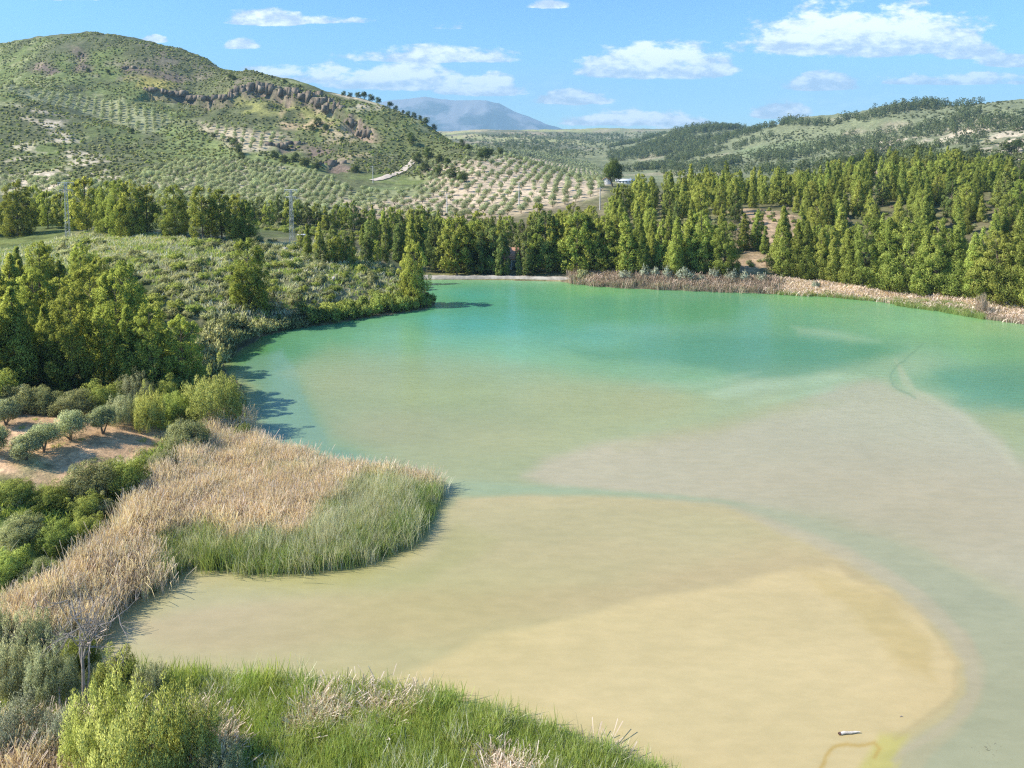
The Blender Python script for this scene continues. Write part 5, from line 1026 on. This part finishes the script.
# ------------------------------------------------------------------ lattice masts and poles
M_STEEL = mat_plain('galvanised_steel', (.42, .43, .42), .55, .1, 2, .3); M_CONC = mat_plain('pole_concrete', (.55, .53, .49), .9, .1, 2); M_INS = mat_plain('insulator_glass', (.25, .30, .28), .3)
def bar(p0, p1, t_=.07): return tube([p0, p1], [t_, t_], 4)
def mast(bx, by, H_, label, base=.85, top=.35, arms=((.0, 1.6), (-1.6, 1.3)), rot=.3):
    p = hit([bx], [by])[0]; r_ = link('lattice_mast', None, None, (p[0], p[1], p[2] - .2)); r_.rotation_euler = (0, 0, rot); tag(r_, label, 'power mast', 'lattice power masts')
    legs = []; nseg = 12; zs = np.linspace(0, H_, nseg + 1); hw = lambda z_: base / 2 + (top - base) / 2 * z_ / H_
    for sx_ in (-1, 1):
        for sy_ in (-1, 1): link('leg', mesh_np('leg', *bar((sx_ * hw(0), sy_ * hw(0), 0), (sx_ * hw(H_), sy_ * hw(H_), H_), .045), M_STEEL), r_)
    br = []
    for i in range(nseg):
        a_, b_ = hw(zs[i]), hw(zs[i + 1]); s_ = 1 if i % 2 else -1
        for q0, q1 in (((-a_ * s_, -a_), (b_ * s_, -b_)), ((-a_ * s_, a_), (b_ * s_, b_)), ((-a_, -a_ * s_), (-b_, b_ * s_)), ((a_, -a_ * s_), (b_, b_ * s_))): br.append(bar((*q0, zs[i]), (*q1, zs[i + 1]), .028))
    link('bracing', mesh_np('bracing', *join(br), M_STEEL), r_)
    for dz, wd_ in arms:
        z_ = H_ + dz; am = link('crossarm', mesh_np('crossarm', *join([bar((-wd_, 0, z_), (wd_, 0, z_), .08), bar((-wd_, 0, z_), (0, 0, z_ - .55), .05), bar((wd_, 0, z_), (0, 0, z_ - .55), .05)]), M_STEEL), r_)
        for x in (-wd_ * .92, wd_ * .92): link('insulator', mesh_np('insulator', *tube([(x, 0, z_ - .6), (x, 0, z_ - .45), (x, 0, z_ - .3), (x, 0, z_ - .08)], [.05, .12, .08, .12], 8), M_INS), am)
    return r_
mast(68, 238, 12.6, 'tall steel lattice mast on the grassy left rise'); mast(292, 243, 12.2, 'steel lattice mast beyond the promontory crest near the tiny hut', rot=-.2)
def pole(bx, by, H_, label):
    p = hit([bx], [by])[0]; r_ = link('power_pole', None, None, (p[0], p[1], p[2] - .2)); tag(r_, label, 'power pole', 'concrete power poles in the grove')
    link('shaft', mesh_np('shaft', *tube([(0, 0, 0), (0, 0, H_)], [.24, .15], 8), M_CONC), r_); am = link('crossarm', mesh_np('crossarm', *box((0, 0, H_ - .5), (2.4, .14, .14)), M_STEEL), r_)
    for x in (-1.1, 0, 1.1): link('insulator', mesh_np('insulator', *tube([(x, 0, H_ - .4), (x, 0, H_ - .1)], [.09, .06], 6), M_INS), am)
pole(519, 207, 11, 'concrete power pole standing in the middle of the pale grove'); pole(600, 210, 9, 'concrete power pole at the right end of the pale grove by the forest'); pole(373, 183, 10, 'concrete power pole beside the curved dirt track'); pole(447, 214, 9, 'concrete power pole at the lower left edge of the pale grove')

# ------------------------------------------------------------------ boulders
M_STONE = mat_plain('pale_stone', (.52, .46, .38), .9, .2, 2, bump=.4)
def boulder(bx, by, w_, d_, h_, seed, label):
    g_ = np.random.default_rng(seed); nu, nv = 18, 11; V_ = []
    for j in range(nv):
        th = math.pi * j / (nv - 1)
        for i in range(nu):
            ph = 2 * math.pi * i / nu; dv = np.array((math.sin(th) * math.cos(ph), math.sin(th) * math.sin(ph), math.cos(th))); n_ = 1 + .35 * float(vnoise(np.array([dv[0] * 1.6 + dv[2] * 1.1 + seed]), np.array([dv[1] * 1.6 - dv[2] + seed]), seed)[0]) * 2
            V_.append(dv * n_ * (w_ / 2, d_ / 2, h_ / 2))
    F_ = [(j * nu + i, j * nu + (i + 1) % nu, (j + 1) * nu + (i + 1) % nu, (j + 1) * nu + i) for j in range(nv - 1) for i in range(nu)]
    p = hit([bx], [by])[0]; o = link('boulder', mesh_np('boulder', V_, F_, M_STONE), None, (p[0], p[1], p[2] + h_ * .15)); o.rotation_euler = (0, 0, g_.random() * 6); return tag(o, label, 'boulder', 'pale boulders on the promontory')
boulder(337, 241, 3.2, 2, 1.5, 1, 'largest pale boulder, flat-topped, on the promontory crest'); boulder(325, 251, 1.2, 1, .9, 2, 'small boulder just below the crest, left of the largest'); boulder(334, 280, 1.1, 1, 1.1, 3, 'pale boulder half way down the promontory scrub'); boulder(143, 228, 2.0, 1.5, 1.1, 4, 'bluish round boulder under the row of crest pines'); boulder(286, 250, 1.3, 1, .9, 5, 'grey boulder in the scrub below the lattice mast'); boulder(245, 312, 1.6, 1.2, .8, 6, 'pale boulder beside the foot of the lone bright pine')
boulder(72, 497, .7, .6, .4, 7, 'small white stone on the green bank below the orchard'); boulder(36, 498, .5, .4, .3, 8, 'smaller white stone at the left of the green bank')
M_CLIFF = mat_plain('dark_cliff_rock', (.215, .165, .115), .95, .45, .25, bump=.6)
def outcrop(bx, by, w_, h_, seed, label):
    g_ = np.random.default_rng(seed); prts = []
    for k in range(7):
        x0 = (k / 6 - .5) * w_ + g_.normal() * w_ * .05; ww = w_ * (.13 + .20 * g_.random()); hh = h_ * (.3 + .6 * g_.random()) * (1 - .5 * abs(k / 6 - .5)); v, f = box((0, 0, 0), (ww, ww * .8, hh * 2)); an = g_.normal() * .35
        v = v * (1 + .18 * g_.normal(size=v.shape)); v[:, 0] += np.sign(v[:, 2]) * hh * .12; v = np.stack([v[:, 0] * math.cos(an) - v[:, 1] * math.sin(an) + x0, v[:, 0] * math.sin(an) + v[:, 1] * math.cos(an) + g_.normal() * 1.2, v[:, 2]], 1); prts.append((v, f))
    p = hit([bx], [by])[0]; o = link('rock_outcrop', mesh_np('rock_outcrop', *join(prts), M_CLIFF), None, (p[0], p[1], p[2] + h_ * .1)); o.rotation_euler = (0, 0, g_.normal() * .25); return tag(o, label, 'rock outcrop', 'dark rock outcrops on the big hill')
for k, (bx, by, w_, h_) in enumerate(((80, 58, 5, 5), (84, 68, 5, 3), (128, 68, 12, 2.5), (150, 90, 14, 3), (163, 92, 12, 4), (178, 94, 16, 4), (195, 98, 16, 3.5), (214, 99, 18, 4), (229, 98, 13, 7), (240, 92, 14, 6), (256, 88, 18, 7), (272, 90, 18, 6), (289, 93, 16, 5.5), (310, 97, 16, 6), (322, 103, 15, 6), (334, 110, 14, 7), (352, 124, 12, 5), (366, 134, 12, 4), (277, 146, 14, 4), (297, 144, 12, 3), (330, 165, 16, 4))):
    outcrop(bx, by, w_, h_, 50 + k, f'dark craggy rock ledge, {ordw(k)} in order down the big hill slope')
# ------------------------------------------------------------------ dead tree, driftwood, water plants
def bare_tree(bx, by, H_, seed, label, nb=26):
    g_ = np.random.default_rng(seed); p = hit([bx], [by])[0]; r_ = link('dead_tree', None, None, (p[0], p[1], p[2] - .1)); tag(r_, label, 'dead tree', 'bare dead trees in the near corner'); tr = []; br = []
    tr.append(tube([(0, 0, 0), (.05, 0, H_ * .3), (.02, .05, H_ * .55)], [.095, .075, .05], 6)); tr.append(tube([(.0, 0, .05), (.3, .1, H_ * .3), (.35, .1, H_ * .6)], [.065, .05, .035], 6))
    def grow(p0, d0, L_, r0, lv):
        d0 = d0 / np.linalg.norm(d0); pts = [p0]; 
        for k in range(3): d0 = d0 + g_.normal(size=3) * .22 + (0, 0, .05); d0 /= np.linalg.norm(d0); pts.append(pts[-1] + d0 * L_ / 3)
        br.append(tube(pts, np.linspace(r0, r0 * .4, 4), 4))
        if lv > 0:
            for k in range(4): grow(pts[1 + int(g_.integers(3))], d0 + g_.normal(size=3) * .75, L_ * .62, r0 * .55, lv - 1)
    for k in range(nb // 3): b_ = np.array((.02, .05, H_ * .55)) if k % 2 else np.array((.35, .1, H_ * .6)); grow(b_ * (.55 + .45 * g_.random()), np.array((g_.normal() * .6, g_.normal() * .6, 1.0)), H_ * .34, .045, 2)
    link('trunk', mesh_np('trunk', *join(tr), M_DEAD), r_); link('branches', mesh_np('branches', *join(br), M_DEAD), r_); return r_
bare_tree(84, 712, 7.2, 5, 'bare grey dead tree with twisted branches rising from the corner shrubs'); bare_tree(120, 694, 2.6, 8, 'smaller leafless twiggy tree at the water behind the shrubs', 15)
p = water_xy(850, 734); lg = link('driftwood', None, None, (p[0], p[1], .03)); lg.rotation_euler = (0, 0, R(4)); tag(lg, 'short pale driftwood log lying on the shallow sand', 'driftwood')
link('log', mesh_np('log', *tube([(-.52, 0, .02), (-.3, .02, .05), (0, 0, .045), (.3, .03, .04), (.55, .01, .05)], [.075, .07, .055, .045, .02], 8), mat_plain('bleached_wood', (.62, .54, .44), .85, .3, 6)), lg); link('snapped_end', mesh_np('snapped_end', *tube([(-.62, 0, .02), (-.5, 0, .03)], [.055, .078], 8), mat_plain('wet_wood', (.10, .05, .035), .7)), lg)
p = water_xy(901, 717); sk = link('stick', mesh_np('stick', *tube([(-.06, 0, 0), (.03, .02, .05), (.10, 0, .02)], [.02, .022, .012], 6), M_DEAD), None, (p[0], p[1], 0)); tag(sk, 'tiny dark stick poking out of the sand right of the log', 'stick')
P = np.array([water_xy(a_, b_) for a_, b_ in ((985, 748), (989, 750), (993, 749), (996, 751), (982, 757), (986, 759), (975, 754), (1000, 762), (1006, 756), (990, 753), (979, 750))]); stuff('water_weed', P, [tuft_mesh(700 + i, M_BARK, 30, .10, .10, .03, 1.5) for i in range(3)], 1.0, 'small raft of dark water weed in the near channel', z=np.full(len(P), .0))

# ------------------------------------------------------------------ air
hv, hf = box((0, 0, 0), (1, 1, 1)); hv = np.array(hv); hv = (hv + .5) * np.array((30000, 14400, 1405)) + np.array((-15000, -300, -45))
hm = bpy.data.materials.new('haze_air'); hm.use_nodes = True; t = NT(hm.node_tree); t.n.clear(); pv = t.new('ShaderNodeVolumePrincipled'); t.put(pv.inputs['Color'], (.46, .76, 1.0)); t.put(pv.inputs['Density'], 1.0e-4); t.put(pv.inputs['Anisotropy'], 0.0)
ot = t.new('ShaderNodeOutputMaterial'); t.l.new(pv.outputs[0], ot.inputs['Volume'])
tag(link('haze', mesh_np('haze', hv, hf, hm)), 'thin pale blue air over the whole valley', None, None, 'stuff')
print('done', round(time.time() - T0, 1), len(bpy.data.objects))
